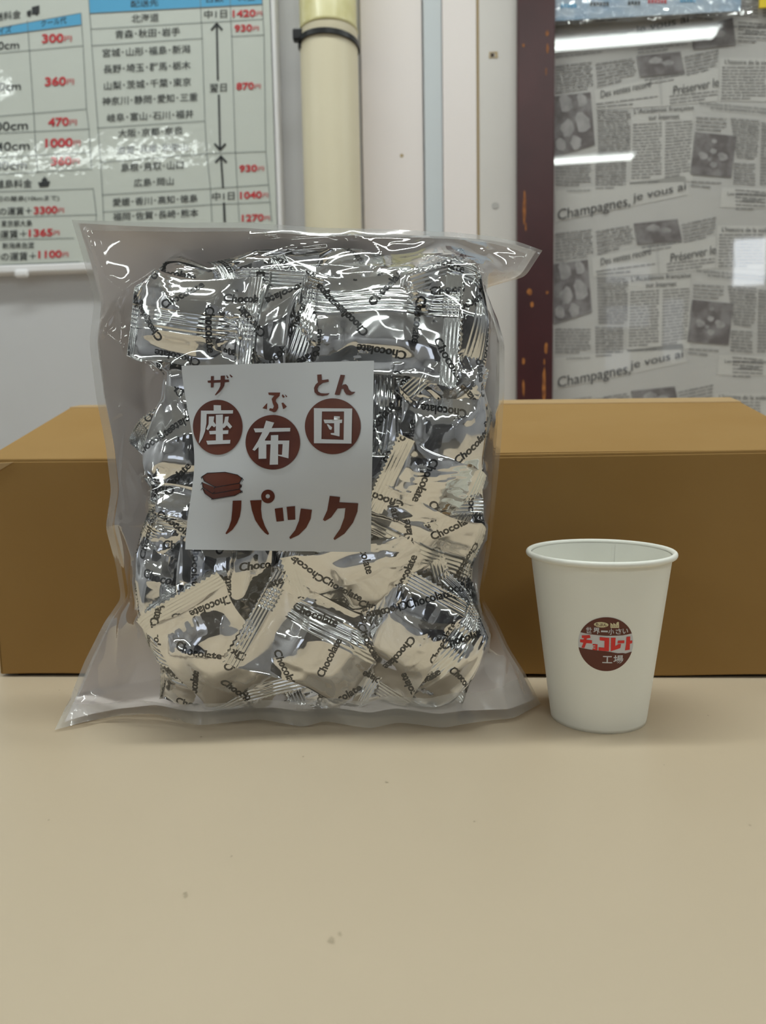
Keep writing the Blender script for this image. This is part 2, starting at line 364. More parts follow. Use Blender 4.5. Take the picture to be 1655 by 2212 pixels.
mesh_obj('plastic_sleeve', np.array(V), Fq, m_sleeve, sl, smooth=True)
hx = [(1212, 12, 40, m_p_blue), (1275, 8, 45, m_p_black), (1357, 6, 32, m_p_black), (1400, 2, 48, m_p_red), (1470, 0, 40, m_p_blue)]
r = random.Random(2)
for (x, y, w, mm) in hx:
    wdecal('blurred_print', merge2d([poly2d([[(x + k * 7, y - 4), (x + k * 7 + 5, y - 4), (x + k * 7 + 5, y + 5), (x + k * 7, y + 5)]]) for k in range(w // 7)]), .0225, mm, sl, kind='stuff')
yn = wbox('yellow_note', wx(1641, 5, .015), wx(1700, 5, .015), wz(1650, 16, .015), 1.0, .015, mat('yellow_paper', S(235, 205, 40), .5), base=.013)
thing(yn, 'yellow paper slip at the top right corner of the door glass', 'paper')

# pipe with cable tie
PR = .0335; pc = WO + WU * wx(716, 300, .035) - WN * (PR + .003)
pipe = empty('wall_pipe', (pc[0], pc[1], 0)); thing(pipe, 'cream vertical pipe on the wall behind the bag', 'pipe')
zj = wpt(712, 50, .06)[2]; zt = wpt(712, 74, .065)[2]
V, Fc = lathe_vf([(PR, -.3), (PR, zt - .002), (PR * .985, zt), (PR, zt + .003), (PR * .985, zj)], pc[0], pc[1], 64)
mesh_obj('pipe_body', V, Fc, m_pipe, pipe, smooth=True)
V, Fc = lathe_vf([(PR * .985, zj), (PR * 1.02, zj + .0012), (PR * .985, zj + .004), (PR * .985, 1.6)], pc[0], pc[1], 64)
mesh_obj('yellowed_cover', V, Fc, m_pipe_old, pipe, smooth=True)
tie = empty('cable_tie', (pc[0], pc[1], zt)); thing(tie, 'black cable tie around the cream pipe', 'cable tie')
V = []; Fc = []; n = 64
for k in range(n):
    a = 2 * math.pi * k / n
    for (rr, dz) in ((PR + .0003, -.0028), (PR + .0022, -.0028), (PR + .0022, .0028), (PR + .0003, .0028)):
        V.append((pc[0] + rr * math.cos(a), pc[1] + rr * math.sin(a), zt + dz + .0015 * math.sin(a) * -1 - .002 * math.cos(a)))
    for q in range(4): Fc.append((k * 4 + q, k * 4 + (q + 1) % 4, ((k + 1) % n) * 4 + (q + 1) % 4, ((k + 1) % n) * 4 + q))
mesh_obj('strap', V, Fc, m_black, tie)
hp = wpt(644, 76, .05)
o = mesh_obj('tie_head', *box_vf(hp, (1, 0, 0), (0, 1, 0), (0, 0, 1), -.006, .006, -.005, .005, -.007, .006), m_black, tie); bevel_mod(o, .002)
mesh_obj('tie_tail', *box_vf(hp + np.array([.002, 0, -.007]), (1, 0, 0), (0, 1, 0), (0, 0, 1), -.001, .0025, -.0015, .0015, -.007, .002), m_black, tie)

# ------------------------------------------------------------------ price board on the wall, left
Q = 2.5076
PO = .020
def zc(x, y): return (x / Q, y / Q)
bx1 = wx(604, 250, .016); bz0 = wz(100, 589, .016)
board = wbox('price_board', -1.2, bx1, bz0, 1.15, .012, m_white_pl); thing(board, 'white price board with delivery fee tables in Japanese, on the wall', 'sign')
bevel_mod(board, .002)
o = wbox('frame_rail', -1.2, bx1, bz0 + .0005, wz(100, 569, .019), .0185, m_white_pl, board, base=.012); bevel_mod(o, .002)
o = wbox('frame_rail', wx(592, 250, .019), bx1 - .0005, bz0 + .012, 1.15, .0175, m_white_pl, board, base=.012); bevel_mod(o, .002)
wbox('poster_sheet', -1.2, wx(590, 250, .0165), wz(100, 569, .0165), 1.15, .0165, m_poster, board, base=.012)
hk = wpt(50, 594, .016)
o = mesh_obj('hook', *box_vf(hk, WU, -WN, WZ, -.009, .009, 0, .006, -.004, .006), m_white_pl, board); bevel_mod(o, .003)
PD = .0170
def pdec(name, items, m, d=0): return wdecal(name, merge2d(items), PD + d, m, board)
def zq(pts): return poly2d([[zc(*p) for p in pts]])
pdec('header_band', [zq([(480, -60), (1418, -60), (1422, 22), (487, 72)])], m_p_blue)
pdec('header_band', [zq([(-60, 160), (438, 70), (440, 133), (-60, 198)])], m_p_blue)
def zl(pts, w=3.2): return stroke2d([zc(*p) for p in pts], w / Q)
lines = [[(478, -60), (480, 0), (485, 70), (492, 155), (497, 245), (530, 690), (545, 880), (555, 1055), (562, 1200)],
 [(1083, -60), (1090, 115), (1095, 205), (1110, 655), (1120, 830), (1140, 1020), (1148, 1200)], [(1245, -60), (1250, 110), (1255, 195), (1275, 820), (1285, 1005), (1296, 1200)],
 [(1417, -60), (1425, 100), (1430, 190), (1440, 820), (1455, 1000), (1472, 1200)], [(487, 72), (1422, 22)], [(490, 157), (1425, 103)], [(497, 247), (1095, 207)], [(1255, 197), (1430, 188)],
 [(525, 693), (1110, 655)], [(540, 880), (1120, 832), (1440, 820)], [(552, 1055), (1130, 1022), (1455, 1000)], [(558, 1148), (1140, 1108), (1462, 1094)],
 [(-60, 160), (438, 70), (450, 245), (468, 590), (482, 700), (495, 915), (-60, 948)], [(148, 112), (160, 290), (183, 625), (195, 840), (205, 935)], [(-60, 198), (440, 134)],
 [(-60, 292), (447, 247)], [(-60, 634), (470, 590)], [(-60, 724), (482, 698)], [(-60, 855), (490, 825)],
 [(-60, 1040), (505, 1022), (522, 1165), (520, 1200)], [(-60, 1181), (520, 1162)], [(-60, 1300), (400, 1290)], [(-60, 1437), (430, 1418)]]
for l in lines: pdec('ruled_line', [zl(l)], m_p_line, .0001)
def zt_(s, x0, x1, y, h, sl=-.05, m=None, bold=.007):
    v, t = fit_text(s, x0 / Q, x1 / Q, y / Q, h / Q, sl, off=bold); pdec('lettering', [(v, t)], m or m_p_black, .0002)
def yen(s, x0, x1, y, h, sl=-.04):
    w = x1 - x0; k = 1 - .62 / (len(s) * .62 + .62); xm = x0 + w * k
    zt_(s, x0, xm - 3, y, h, sl, m_p_red, .03); zt_('円', xm + 2, x1, y + sl * w / 2 + h * .12, h * .62, sl, m_p_red, .004)
for a in [("配送先", 708, 858, 18, 38), ("日数", 1118, 1212, -6, 38), ("料金", 1288, 1385, -14, 38), ("北海道", 712, 860, 96, 46), ("中1日", 1106, 1230, 75, 46),
 ("青森･秋田･岩手", 624, 975, 178, 46), ("宮城･山形･福島･新潟", 555, 1030, 276, 46), ("長野･埼玉･群馬･栃木", 560, 1032, 363, 46), ("山梨･茨城･千葉･東京", 563, 1034, 453, 46),
 ("神奈川･静岡･愛知･三重", 553, 1070, 537, 46), ("岐阜･富山･石川･福井", 580, 1048, 627, 46), ("大阪･京都･奈良", 640, 990, 714, 44), ("滋賀･兵庫･和歌山", 635, 1017, 804, 44),
 ("島根･鳥取･山口", 657, 993, 900, 46), ("広島･岡山", 725, 940, 985, 44), ("愛媛･香川･高知･徳島", 610, 1070, 1085, 44), ("福岡･佐賀･長崎･熊本", 612, 1074, 1163, 44),
 ("翌日", 1135, 1228, 475, 44), ("中1日", 1150, 1270, 1062, 46), ("発送料金", -75, 112, 86, 46, -.12), ("サイズ", -45, 62, 165, 36, -.15), ("クール代", 222, 360, 118, 38, -.15),
 ("60cm", -45, 103, 245, 44), ("80cm", -45, 112, 468, 44), ("100cm", -55, 150, 682, 48), ("140cm", -50, 160, 792, 48), ("180cm", -60, 145, 895, 48),
 ("離島料金", -25, 173, 995, 46, -.02), ("周辺の離島(10kmまで)", -60, 320, 1077, 34, -.02), ("の運賃＋", -5, 172, 1143, 44, -.03), ("東京都大島", 5, 173, 1210, 36, -.02), ("の運賃＋", -50, 145, 1268, 44, -.03),
 ("新潟県佐渡", 12, 185, 1330, 34, -.02), ("での運賃＋", -45, 195, 1389, 46, -.03)]: zt_(*a)
for a in [("1420", 1260, 1420, 72, 40), ("930", 1270, 1402, 152, 40), ("870", 1280, 1412, 466, 40), ("930", 1296, 1430, 912, 40), ("1040", 1300, 1452, 1056, 40), ("1270", 1310, 1462, 1180, 40),
 ("300", 227, 388, 207, 50), ("360", 243, 400, 440, 50), ("470", 260, 415, 660, 48), ("1000", 245, 435, 773, 50), ("360", 276, 430, 872, 48), ("3300", 183, 347, 1138, 42), ("1365", 155, 322, 1260, 42), ("1100", 207, 370, 1377, 42)]: yen(*a)
for (a, b, up) in [((1174, 128), (1180, 430), 1), ((1192, 812), (1185, 515), 1), ((1197, 846), (1208, 1015), 1)]:
    d = 1 if b[1] > a[1] else -1
    pdec('arrow', [zl([a, b], 10), zl([(a[0] - 28, a[1] + 32 * d), a, (a[0] + 28, a[1] + 32 * d)], 11)], m_p_black, .0002)
pdec('arrow', [zl([(1213, 1100), (1217, 1200)], 12)], m_p_black, .0002)
pdec('truck_icon', [zq([(172, 38), (213, 28), (213, 72), (174, 78)]), zq([(145, 62), (168, 52), (170, 78), (146, 84)]), (lambda c: poly2d([c]))([zc(*p) for p in circ(158, 84, 7, n=10)]), poly2d([[zc(*p) for p in circ(198, 76, 7, n=10)]])], m_p_black, .0002)
pdec('ship_icon', [zq([(205, 988), (272, 980), (262, 1010), (215, 1014)]), zq([(225, 985), (228, 968), (255, 966), (256, 982)]), zq([(236, 968), (237, 958), (246, 957), (246, 967)])], m_p_black, .0002)

# ------------------------------------------------------------------ rest of the room (seen only as reflections)
def rbox(name, x0, x1, y0, y1, z0, z1, m, **kw): return mesh_obj(name, *box_vf((0, 0, 0), (1, 0, 0), (0, 1, 0), (0, 0, 1), x0, x1, y0, y1, z0, z1), m, **kw)
rbox('floor', -3.1, 3.1, -3.7, 1.3, -.9, -.85, m_floor, kind='structure')
rbox('ceiling', -3.1, 3.1, -3.7, 1.3, 1.6, 1.65, m_ceil, kind='structure')
rbox('wall_left', -3.1, -3.0, -3.7, 1.3, -.85, 1.6, m_wall, kind='structure')
rbox('wall_right', 3.0, 3.1, -3.7, 1.3, -.85, 1.6, m_wall, kind='structure')
rbox('wall_back', -3.0, 3.0, -3.7, -3.6, -.85, 1.6, m_wall, kind='structure')
win = rbox('window_1', 1.74, 1.93, -3.6, -3.58, 1.03, 1.32, m_day, kind='structure')
for k_, (wx0, wx1, wz0, wz1) in enumerate([(.92, 1.2, 1.08, 1.2), (.92, 1.2, .78, .92), (.92, 1.08, .5, .62), (1.3, 1.42, .55, .95), (-1.9, -.9, .0, .9)]): rbox('window_%d' % (k_ + 2), wx0, wx1, -3.6, -3.58, wz0, wz1, m_day2, kind='structure')
pt = rbox('figure_stand_in', -.24, .27, -.50, -.44, -.85, .60, m_dark); thing(pt, 'added dark panel standing in for the person behind the camera, mirrored in the foil', 'stand-in panel')  # added panel, stands in for the dark figure mirrored in the foil
LAMP_AT = ['reflected high in the door glass', 'in the front left corner of the room', 'near the right room wall', 'reflected lower in the door glass', 'whose glare lies on the price board', 'right above the bag and carton', 'above the right end of the table', 'above the left end of the table']
for (x, y), at_ in zip(LAMPS, LAMP_AT):
    f = empty('ceiling_lamp', (x, y, 1.6)); thing(f, 'long white fluorescent ceiling lamp ' + at_, 'lamp', 'fluorescent ceiling lamps')
    mesh_obj('housing', *box_vf((x, y, 0), (1, 0, 0), (0, 1, 0), (0, 0, 1), -.62, .62, -.06, .06, 1.56, 1.6), m_white_pl, f)
    for dy_ in (-.03, .03):
        V, Fc = tube_vf([(x - .6, y + dy_, 1.553), (x + .6, y + dy_, 1.553)], .006, 8); mesh_obj('tube', V, Fc, m_tube, f)

# ------------------------------------------------------------------ cardboard box
A = hit(0, 1462, (0, 0, 0), (0, 0, 1)); B = hit(1655, 1465, (0, 0, 0), (0, 0, 1)); ax = (B - A); ax[2] = 0; ax /= np.linalg.norm(ax); ay = np.array([-ax[1], ax[0], 0])
def onfront(px, py, back=0.0): return hit(px, py, A + ay * back, ay)
DEP = .15
xl = (onfront(-36, 995) - A) @ ax; xr = (onfront(1790, 974) - A) @ ax
zf0 = onfront(20, 995)[2]; zf1 = onfront(1655, 975)[2]; zf = (zf0 + zf1) / 2
pl, pr = onfront(150, 884, DEP), onfront(1602, 872, DEP); zr0, zr1 = pl[2], pr[2]
xbl, xbr = (pl - A) @ ax, (pr - A) @ ax
bx = empty('cardboard_box', A + ax * .25 + ay * .07); thing(bx, 'brown closed cardboard carton standing behind the bag and the cup', 'box')
def bp(x, y, z): return A + ax * x + ay * y + WZ * z
zb0 = .0016
V = [bp(xl, 0, zb0), bp(xr, 0, zb0), bp(xbr, DEP, zb0), bp(xbl, DEP, zb0), bp(xl, 0, zf0), bp(xr, 0, zf1), bp(xbr, DEP, zr1), bp(xbl, DEP, zr0)]
th = .003
def slab(name, q, nrm, t, m, parent=bx, **kw):
    nrm = np.array(nrm, float); nrm /= np.linalg.norm(nrm); q = [np.array(p) for p in q]
    VV = q + [p - nrm * t for p in q]; n = len(q)
    Fc = [tuple(range(n)), tuple(range(2 * n - 1, n - 1, -1))] + [(i, n + i, n + (i + 1) % n, (i + 1) % n) for i in range(n)]
    o = mesh_obj(name, VV, Fc, m, parent, **kw); return bevel_mod(o, .0012, 2)
n_ = 24
# front panel subdivided with a faint sag
top_pts = [bp(xl + (xr - xl) * k / n_, 0, zf0 + (zf1 - zf0) * k / n_ - .0012 * math.sin(math.pi * k / n_)) for k in range(n_ + 1)]
bot_pts = [bp(xl + (xr - xl) * k / n_, 0, zb0 + (.0006 * math.sin(k * .9))) for k in range(n_ + 1)]
slab('front_panel', top_pts + bot_pts[::-1], -ay, th, m_card)
slab('side_panel', [V[4], V[0], V[3], V[7]], -ax, th, m_card); slab('side_panel', [V[1], V[5], V[6], V[2]], ax, th, m_card)
slab('back_panel', [V[3], V[2], V[6], V[7]], ay, th, m_card)
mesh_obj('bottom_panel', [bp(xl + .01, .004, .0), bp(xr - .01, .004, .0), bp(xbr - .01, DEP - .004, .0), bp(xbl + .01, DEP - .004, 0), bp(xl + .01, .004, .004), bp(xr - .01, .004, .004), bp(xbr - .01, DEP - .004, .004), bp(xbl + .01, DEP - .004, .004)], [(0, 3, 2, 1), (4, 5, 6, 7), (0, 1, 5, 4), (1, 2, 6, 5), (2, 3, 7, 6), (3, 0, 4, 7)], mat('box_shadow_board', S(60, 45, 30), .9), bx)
# lid: sloping top flap, a paper tape strip along its front and its back edge
lid = [p + WZ * .0012 for p in top_pts] + [bp(xbr, DEP, zr1 + .0012), bp(xbl, DEP, zr0 + .0012)]
nl = np.cross(V[5] - V[4], V[7] - V[4]); nl /= np.linalg.norm(nl)
slab('top_flap', lid, nl, th, m_card)
hl = onfront(165, 875, DEP + .012)[2]; hr = onfront(1588, 857, DEP + .012)[2]
slab('rear_lip', [bp(xbl, DEP - .001, zr0 + .0018), bp(xbr, DEP - .001, zr1 + .0018), bp(xbr - .004, DEP + .012, hr), bp(xbl + .004, DEP + .012, hl)], nl, .002, m_card_edge)
e1 = onfront(30, 994); x1_ = (e1 - A) @ ax
slab('folded_corner', [bp(xl, -.0006, zf0 - .002), bp(xl, -.0006, zf0 - .012), bp(x1_, -.0006, zf0 - .001)], -ay, .0006, m_card_edge)

# ------------------------------------------------------------------ paper cup
cx, cy, ch, Rb = .1155, .4047, .0921, .0252
RO = .0375; cup = empty('paper_cup', (cx, cy, 0)); thing(cup, 'white paper cup with a round brown and red logo, right of the bag', 'cup')
def cr(z): return Rb + (RO - .0008 - Rb) * (z / ch)
prof = [(0, .006), (Rb - .001, .006), (Rb - .001, .0), (Rb, .0), (Rb + .0002, .002)] + [(cr(z), z) for z in np.linspace(.003, ch - .002, 24)]
V, Fc = lathe_vf(prof, cx, cy, 128); mesh_obj('cup_wall', V, Fc, m_cup, cup, smooth=True)
prof = [(0, .0065)] + [(Rb - .0012, .0065)] + [(cr(z) - .0005, z) for z in np.linspace(.008, ch - .002, 12)]
V, Fc = lathe_vf(prof, cx, cy, 128); mesh_obj('cup_lining', V, Fc, m_cup, cup, smooth=True)
V, Fc = lathe_vf([(RO + .0001 + .0014 * math.cos(a), ch - .0016 + .0016 * math.sin(a)) for a in np.linspace(0, 2 * math.pi, 17)[:-1]], cx, cy, 128, close=True)
mesh_obj('rolled_rim', V, Fc, m_cup, cup, smooth=True)
# vertical paper seam inside
a = math.radians(62); V = []; 
for z in np.linspace(.01, ch - .003, 8):
    for da in (-.004, .006, .008): rr = cr(z) - .0005 - (.0003 if da < .007 else 0); V.append((cx + rr * math.cos(a + da * 4), cy + rr * math.sin(a + da * 4), z))
mesh_obj('paper_seam', V, [(i * 3 + k, i * 3 + k + 1, i * 3 + k + 4, i * 3 + k + 3) for i in range(7) for k in range(2)], m_cup, cup)
# logo: drawn in zoom pixels (4.473/px) around (852,1130)
pl_ = hity(1310.5, 1392.6, cy - .0315)
a0 = math.atan2(-math.sqrt(max(0, cr(pl_[2]) ** 2 - (pl_[0] - cx) ** 2)), pl_[0] - cx); z0 = pl_[2]; mmz = (.0277 / 526)
def cupmap(V, d):
    out = []
    for x, y in V:
        z = z0 - (y - 1130) * mmz * 1.035; rr = cr(z) + d; an = a0 + (x - 852) * mmz / rr; out.append((cx + rr * math.cos(an), cy + rr * math.sin(an), z))
    return np.array(out)
def finer(vt, L):
    V, T = vt
    bm = bmesh.new(); vs = [bm.verts.new((x, y, 0)) for x, y in V]
    for t in T:
        try: bm.faces.new([vs[i] for i in t])
        except ValueError: pass
    for _ in range(5):
        e = [e for e in bm.edges if e.calc_length() > L]
        if not e: break
        bmesh.ops.subdivide_edges(bm, edges=e, cuts=1); bmesh.ops.triangulate(bm, faces=[f for f in bm.faces if len(f.verts) > 3])
    V2 = np.array([v.co[:2] for v in bm.verts]); bm.verts.index_update(); T2 = np.array([[v.index for v in f.verts] for f in bm.faces]); bm.free(); return V2, T2
R_ = 263
def arc(a0_, a1_, n=30): return [(852 + R_ * math.cos(math.radians(a)), 1130 - R_ * math.sin(math.radians(a))) for a in np.linspace(a0_, a1_, n)]
ta = math.degrees(math.asin((1130 - 1030) / R_)); tb = math.degrees(math.asin((1190 - 1130) / R_))
logo = mesh_obj('logo', cupmap(*[finer(poly2d([circ(852, 1130, R_)]), 40)[0]], .00012), finer(poly2d([circ(852, 1130, R_)]), 40)[1], m_ink_white, cup)
def lg(name, vt, m, d): vt = finer(vt, 45); return mesh_obj(name, cupmap(vt[0], d), vt[1], m, logo)
lg('brown_field', poly2d([arc(ta, 180 - ta) + [(700, 1040), (850, 1046), (1000, 1042)]]), m_ink_brown, .00022)
lg('brown_field', poly2d([arc(180 + tb - 2, 360 - tb - 4) + [(1040, 1222), (1010, 1216), (960, 1216), (900, 1204), (850, 1197), (700, 1190)]]), m_ink_brown, .00022)
for p in [[(622, 1060), (700, 1047), (705, 1075), (672, 1083), (668, 1097), (720, 1097), (720, 1128), (667, 1130), (650, 1182), (622, 1178), (640, 1130), (607, 1128), (607, 1100), (642, 1097), (642, 1083), (625, 1085)],
          [(727, 1132), (772, 1132), (772, 1192), (727, 1190), (727, 1178), (752, 1178), (752, 1168), (733, 1168), (733, 1156), (752, 1156), (752, 1145), (727, 1145)],
          [(790, 1060), (878, 1065), (878, 1195), (782, 1192), (782, 1160), (835, 1162), (835, 1095), (790, 1092)], [(893, 1063), (937, 1063), (935, 1148), (962, 1126), (990, 1126), (985, 1165), (895, 1195)],
          [(960, 1092), (1022, 1092), (1022, 1119), (955, 1119)], [(1042, 1060), (1080, 1057), (1080, 1098), (1103, 1098), (1103, 1125), (1080, 1128), (1080, 1187), (1032, 1190), (1040, 1130)]]:
    lg('lettering', poly2d([p]), m_ink_red, .0003)
for s, x0, x1, y, h in [("世", 662, 715, 1000, 60), ("界", 728, 790, 1002, 62), ("一", 800, 862, 1003, 16), ("小", 868, 920, 1004, 60), ("さ", 935, 990, 1003, 54), ("い", 1000, 1055, 1002, 48), ("工", 820, 912, 1278, 70), ("場", 922, 1018, 1276, 82)]:
    lg('lettering', fit_text(s, x0, x1, y, h, 0, off=.018), m_ink_white, .00032)
lg('speech_bubble', poly2d([circ(800, 940, 66, 26, 32)]), m_ink_cream, .00032); lg('lettering', fit_text('たぶん', 748, 852, 940, 30, 0, off=.02), m_ink_brown, .00042)
lg('factory_icon', poly2d([[(885, 968), (883, 918), (910, 938), (910, 918), (937, 938), (938, 920), (950, 910), (962, 912), (966, 968)]]), m_ink_cream, .00032)
for k in range(4): lg('icon_window', poly2d([circ(897 + 18 * k, 950, 4, n=8)]), m_ink_brown, .00042)

# ------------------------------------------------------------------ bag of wrapped chocolates
# local frame: X right, Z up, D = depth towards the room measured from the plane y = YB
YB = .447
RX0, RX1, RZ0, RZ1, RS = -.20, .13, -.01, .29, .001
nxr, nzr = int(round((RX1 - RX0) / RS)), int(round((RZ1 - RZ0) / RS))
def blur(Hm, s):
    k = int(3 * s); w = np.exp(-.5 * (np.arange(-k, k + 1) / s) ** 2); w /= w.sum()
    P = np.pad(Hm, k, mode='edge')
    P = sum(w[i] * P[i:i + Hm.shape[0], :] for i in range(2 * k + 1))
    return sum(w[i] * P[:, i:i + Hm.shape[1]] for i in range(2 * k + 1))
def samp(Hm, X, Z):
    fx = np.clip((X - RX0) / RS - .5, 0, nxr - 1.001); fz = np.clip((Z - RZ0) / RS - .5, 0, nzr - 1.001)
    i = fx.astype(int); j = fz.astype(int); a = fx - i; b = fz - j
    return (Hm[j, i] * (1 - a) + Hm[j, i + 1] * a) * (1 - b) + (Hm[j + 1, i] * (1 - a) + Hm[j + 1, i + 1] * a) * b
H = np.full((nzr, nxr), .004) + .010 * (1 - np.clip((np.arange(nzr) * RS + RZ0 - .03) / .22, 0, 1) ** 1.3)[:, None]
occ = np.zeros((nzr, nxr), bool)
def splat(X, Z, D):
    global H
    i = ((X - RX0) / RS).astype(int); j = ((Z - RZ0) / RS).astype(int); ok = (i > 0) & (i < nxr - 1) & (j > 0) & (j < nzr - 1)
    i, j, D = i[ok], j[ok], D[ok]
    G = np.full_like(H, -1.0); np.maximum.at(G, (j, i), D)
    G2 = G.copy()
    for dj in (-1, 0, 1):
        for di in (-1, 0, 1): G2 = np.maximum(G2, np.where(G < 0, np.roll(np.roll(G, dj, 0), di, 1), G))
    H = np.maximum(H, G2); occ[G2 > 0] = True

def edge_tab(pts, ax_):
    P = np.array([hity(*p, .395) for p in pts]); o_ = np.argsort(P[:, 2 if ax_ == 0 else 0]); return P[o_][:, 2 if ax_ == 0 else 0], P[o_][:, 0 if ax_ == 0 else 2]
ELz, ELx = edge_tab([(325, 1540), (330, 1420), (298, 1320), (288, 1250), (282, 1200), (300, 1150), (325, 1100), (325, 1050), (285, 1000), (256, 950), (262, 905), (315, 860), (325, 800), (245, 760), (246, 680), (248, 600), (285, 560), (300, 500)], 0)
ERz, ERx = edge_tab([(1000, 1540), (1032, 1450), (1052, 1370), (1028, 1300), (1026, 1230), (1050, 1170), (1057, 1080), (1060, 980), (1068, 900), (1052, 840), (1074, 790), (1062, 700), (1038, 620), (1028, 505)], 0)
ETx, ETz = edge_tab([(250, 590), (300, 512), (345, 512), (420, 552), (480, 530), (530, 503), (700, 500), (780, 503), (860, 528), (900, 535), (960, 518), (1015, 500), (1030, 505), (1062, 570)], 1)
def softmax_(x, lim, k=.009): # smooth upper limit
    d = x - (lim - k); return np.where(d > 0, lim - k + k * np.tanh(d / k * .8), x)
def squeeze(X, Z):
    Z = softmax_(Z, np.interp(X, ETx, ETz)); Z = np.maximum(Z, .0022)
    X = softmax_(X, np.interp(Z, ERz, ERx)); X = -softmax_(-X, -np.interp(Z, ELz, ELx)); return X, Z
CH_V, CH_T = text2d('Chocolate', 0.014, .04, .30, res=3)
CH_V = CH_V - (CH_V.min(0) + CH_V.max(0)) / 2
LEN, WID, SEAL = .073, .050, .0085
def make_wrapper(cX, cZ, ang, seed, label, group, back=False, L=LEN, Wd=WID, T=.0068, tilt=(0, 0), bend=(.3, .2), lo=False, lift=0.0, wt=0.0, name='wrapped_chocolate', crease=.85):
    rs = np.random.RandomState(seed)
    nv = 36 if lo else 72
    nb, ns = (20, 6) if lo else (42, 15)
    sb = np.linspace(-(L / 2 - SEAL), L / 2 - SEAL, nb)
    s1 = np.linspace(-L / 2, -(L / 2 - SEAL), ns + 1)[:-1]; s2 = -s1[::-1]
    s = np.concatenate([s1, sb, s2]); v = np.linspace(-1, 1, nv + 1)
    Sg, Vg = np.meshgrid(s, v, indexing='ij'); hb = L / 2 - SEAL
    u = np.clip(Sg / hb, -1, 1); inb = (np.abs(Sg) <= hb + 1e-9)
    e = rs.uniform(2.2, 3.2); P = np.clip(1 - np.abs(u) ** e, 0, 1) ** .62 * np.clip(1 - np.abs(Vg) ** 2.6, 0, 1) ** .6
    # the chocolate: an off-centre rounded block that tents the foil
    ox, oy = rs.uniform(-.15, .15), rs.uniform(-.12, .12)
    blk = 1 / (1 + np.exp((np.maximum(np.abs(u - ox) / .52, np.abs(Vg - oy) / .58) - 1) * 9))
    z = T * P * (.62 + .45 * blk)
    xl_, yl_ = Sg, Vg * Wd / 2
    # long sharp folds
    for k in range(5):
        th_ = rs.uniform(0, math.pi); n0, n1 = math.cos(th_), math.sin(th_); c = rs.uniform(-.016, .016)
        d = xl_ * n0 + yl_ * n1 - c; al = -xl_ * n1 + yl_ * n0
        w = 1 / (1 + np.exp((al * rs.choice([-1, 1]) + rs.uniform(-.004, .01)) / .004))
        z = z + crease * rs.uniform(-.0010, .0010) * np.exp(-np.abs(d) / rs.uniform(.0016, .0045)) * w * np.minimum(1, P * 2)
    # facets
    for k in range(3):
        th_ = rs.uniform(0, 2 * math.pi); d = xl_ * math.cos(th_) + yl_ * math.sin(th_) - rs.uniform(.004, .014)
        z = z - crease * np.maximum(d, 0) * rs.uniform(.08, .3) * np.minimum(1, P * 1.5)
    # pleats fanning out of the crimped ends
    for sg in (-1, 1):
        dist = hb - sg * Sg; kf = rs.uniform(5, 8); ph = rs.uniform(0, 6.28)
        amp = .0007 * np.exp(-np.clip(dist, 0, 1) / .0065) * np.clip(dist / .002, 0, 1)
        z = z + crease * np.where(inb, amp * (np.abs(((Vg * kf + ph + .8 * np.sin(3 * Vg + ph)) % 2) - 1) - .5) * 1.5 * (1 - Vg ** 6), 0)
    z = z + .0003 * np.sin(xl_ * 170 + seed) * np.sin(yl_ * 190 + 2 * seed) * P
    z = np.where(inb, z, 0)
    zb = np.where(inb, -.0042 * P, -.0002)
    # crimp ridges + serrated ends
    q = np.clip((np.abs(Sg) - hb) / SEAL, 0, 1)
    z = z + np.where(~inb, .00030 * np.sin(q * 2 * math.pi * 4.5), 0) + np.where(~inb, .0006 * np.sin(Vg * 5 + seed), 0) * q
    tooth = np.abs((np.arange(nv + 1) % 4) - 2) / 2.0
    Sx = Sg + np.sign(Sg) * np.where(q > .9, (tooth[None, :] - .5) * .0011 * ((q - .9) / .1), 0)
    pin = 1 - .13 * np.exp(-(u / .75) ** 4) * np.where(inb, 1, 0) * (1 - .0 * Vg)
    pin = np.where(inb, 1 - .10 * (1 - u ** 4), 1.0) + .02 * np.sin(Sg * 160 + seed)
    Y = Vg * Wd / 2 * pin + .0008 * np.sin(Sg * 90 + seed * 3)
    # bend of the sealed ends
    def bendit(Xa, Za):
        for sg, b in ((-1, bend[0]), (1, bend[1])):
            out = (Xa * sg > hb); d = np.where(out, Xa * sg - hb, 0); bb = b * (1 + .25 * Vg * rs_b)
            Xn = np.where(out, sg * (hb + d * np.cos(bb)), Xa); Za = Za + np.where(out, d * np.sin(bb), 0); Xa = Xn
        return Xa, Za
    rs_b = rs.uniform(-1, 1)
    Xf, Zf = bendit(Sx, z); Xk, Zk = bendit(Sx, zb)
    warp = rs.uniform(-6, 6) * Xf * Y * 1.0 + tilt[0] * Xf + tilt[1] * Y - abs(rs.uniform(1.0, 3.0)) * Xf ** 2
    Zf = Zf + warp; Zk = Zk + warp
    ca, sa = math.cos(ang), math.sin(ang)
    def place(Xa, Ya): return cX + Xa * ca - Ya * sa, cZ + Xa * sa + Ya * ca
    WX, WZ_ = place(Xf, Y)
    WX, WZ_ = squeeze(WX, WZ_)
    Hs = samp(H, WX, WZ_); A_ = np.stack([np.ones(WX.size), (WX - cX).ravel(), (WZ_ - cZ).ravel()], 1)
    wgt = (P.ravel() + .15)[:, None]; co = np.linalg.lstsq(A_ * wgt, Hs.ravel() * wgt[:, 0], rcond=None)[0]
    co[1:] = np.clip(co[1:], -.45, .45); Sb = (A_ @ co).reshape(WX.shape) * .75 + samp(blur(H, 14), WX, WZ_) * .25
    flo = 1.0; Sb = Sb - (wt + (.13 if cZ > .07 else .03)) * (WZ_ - cZ)
    c = np.percentile((Hs - (Zk + Sb))[inb], 84) + lift
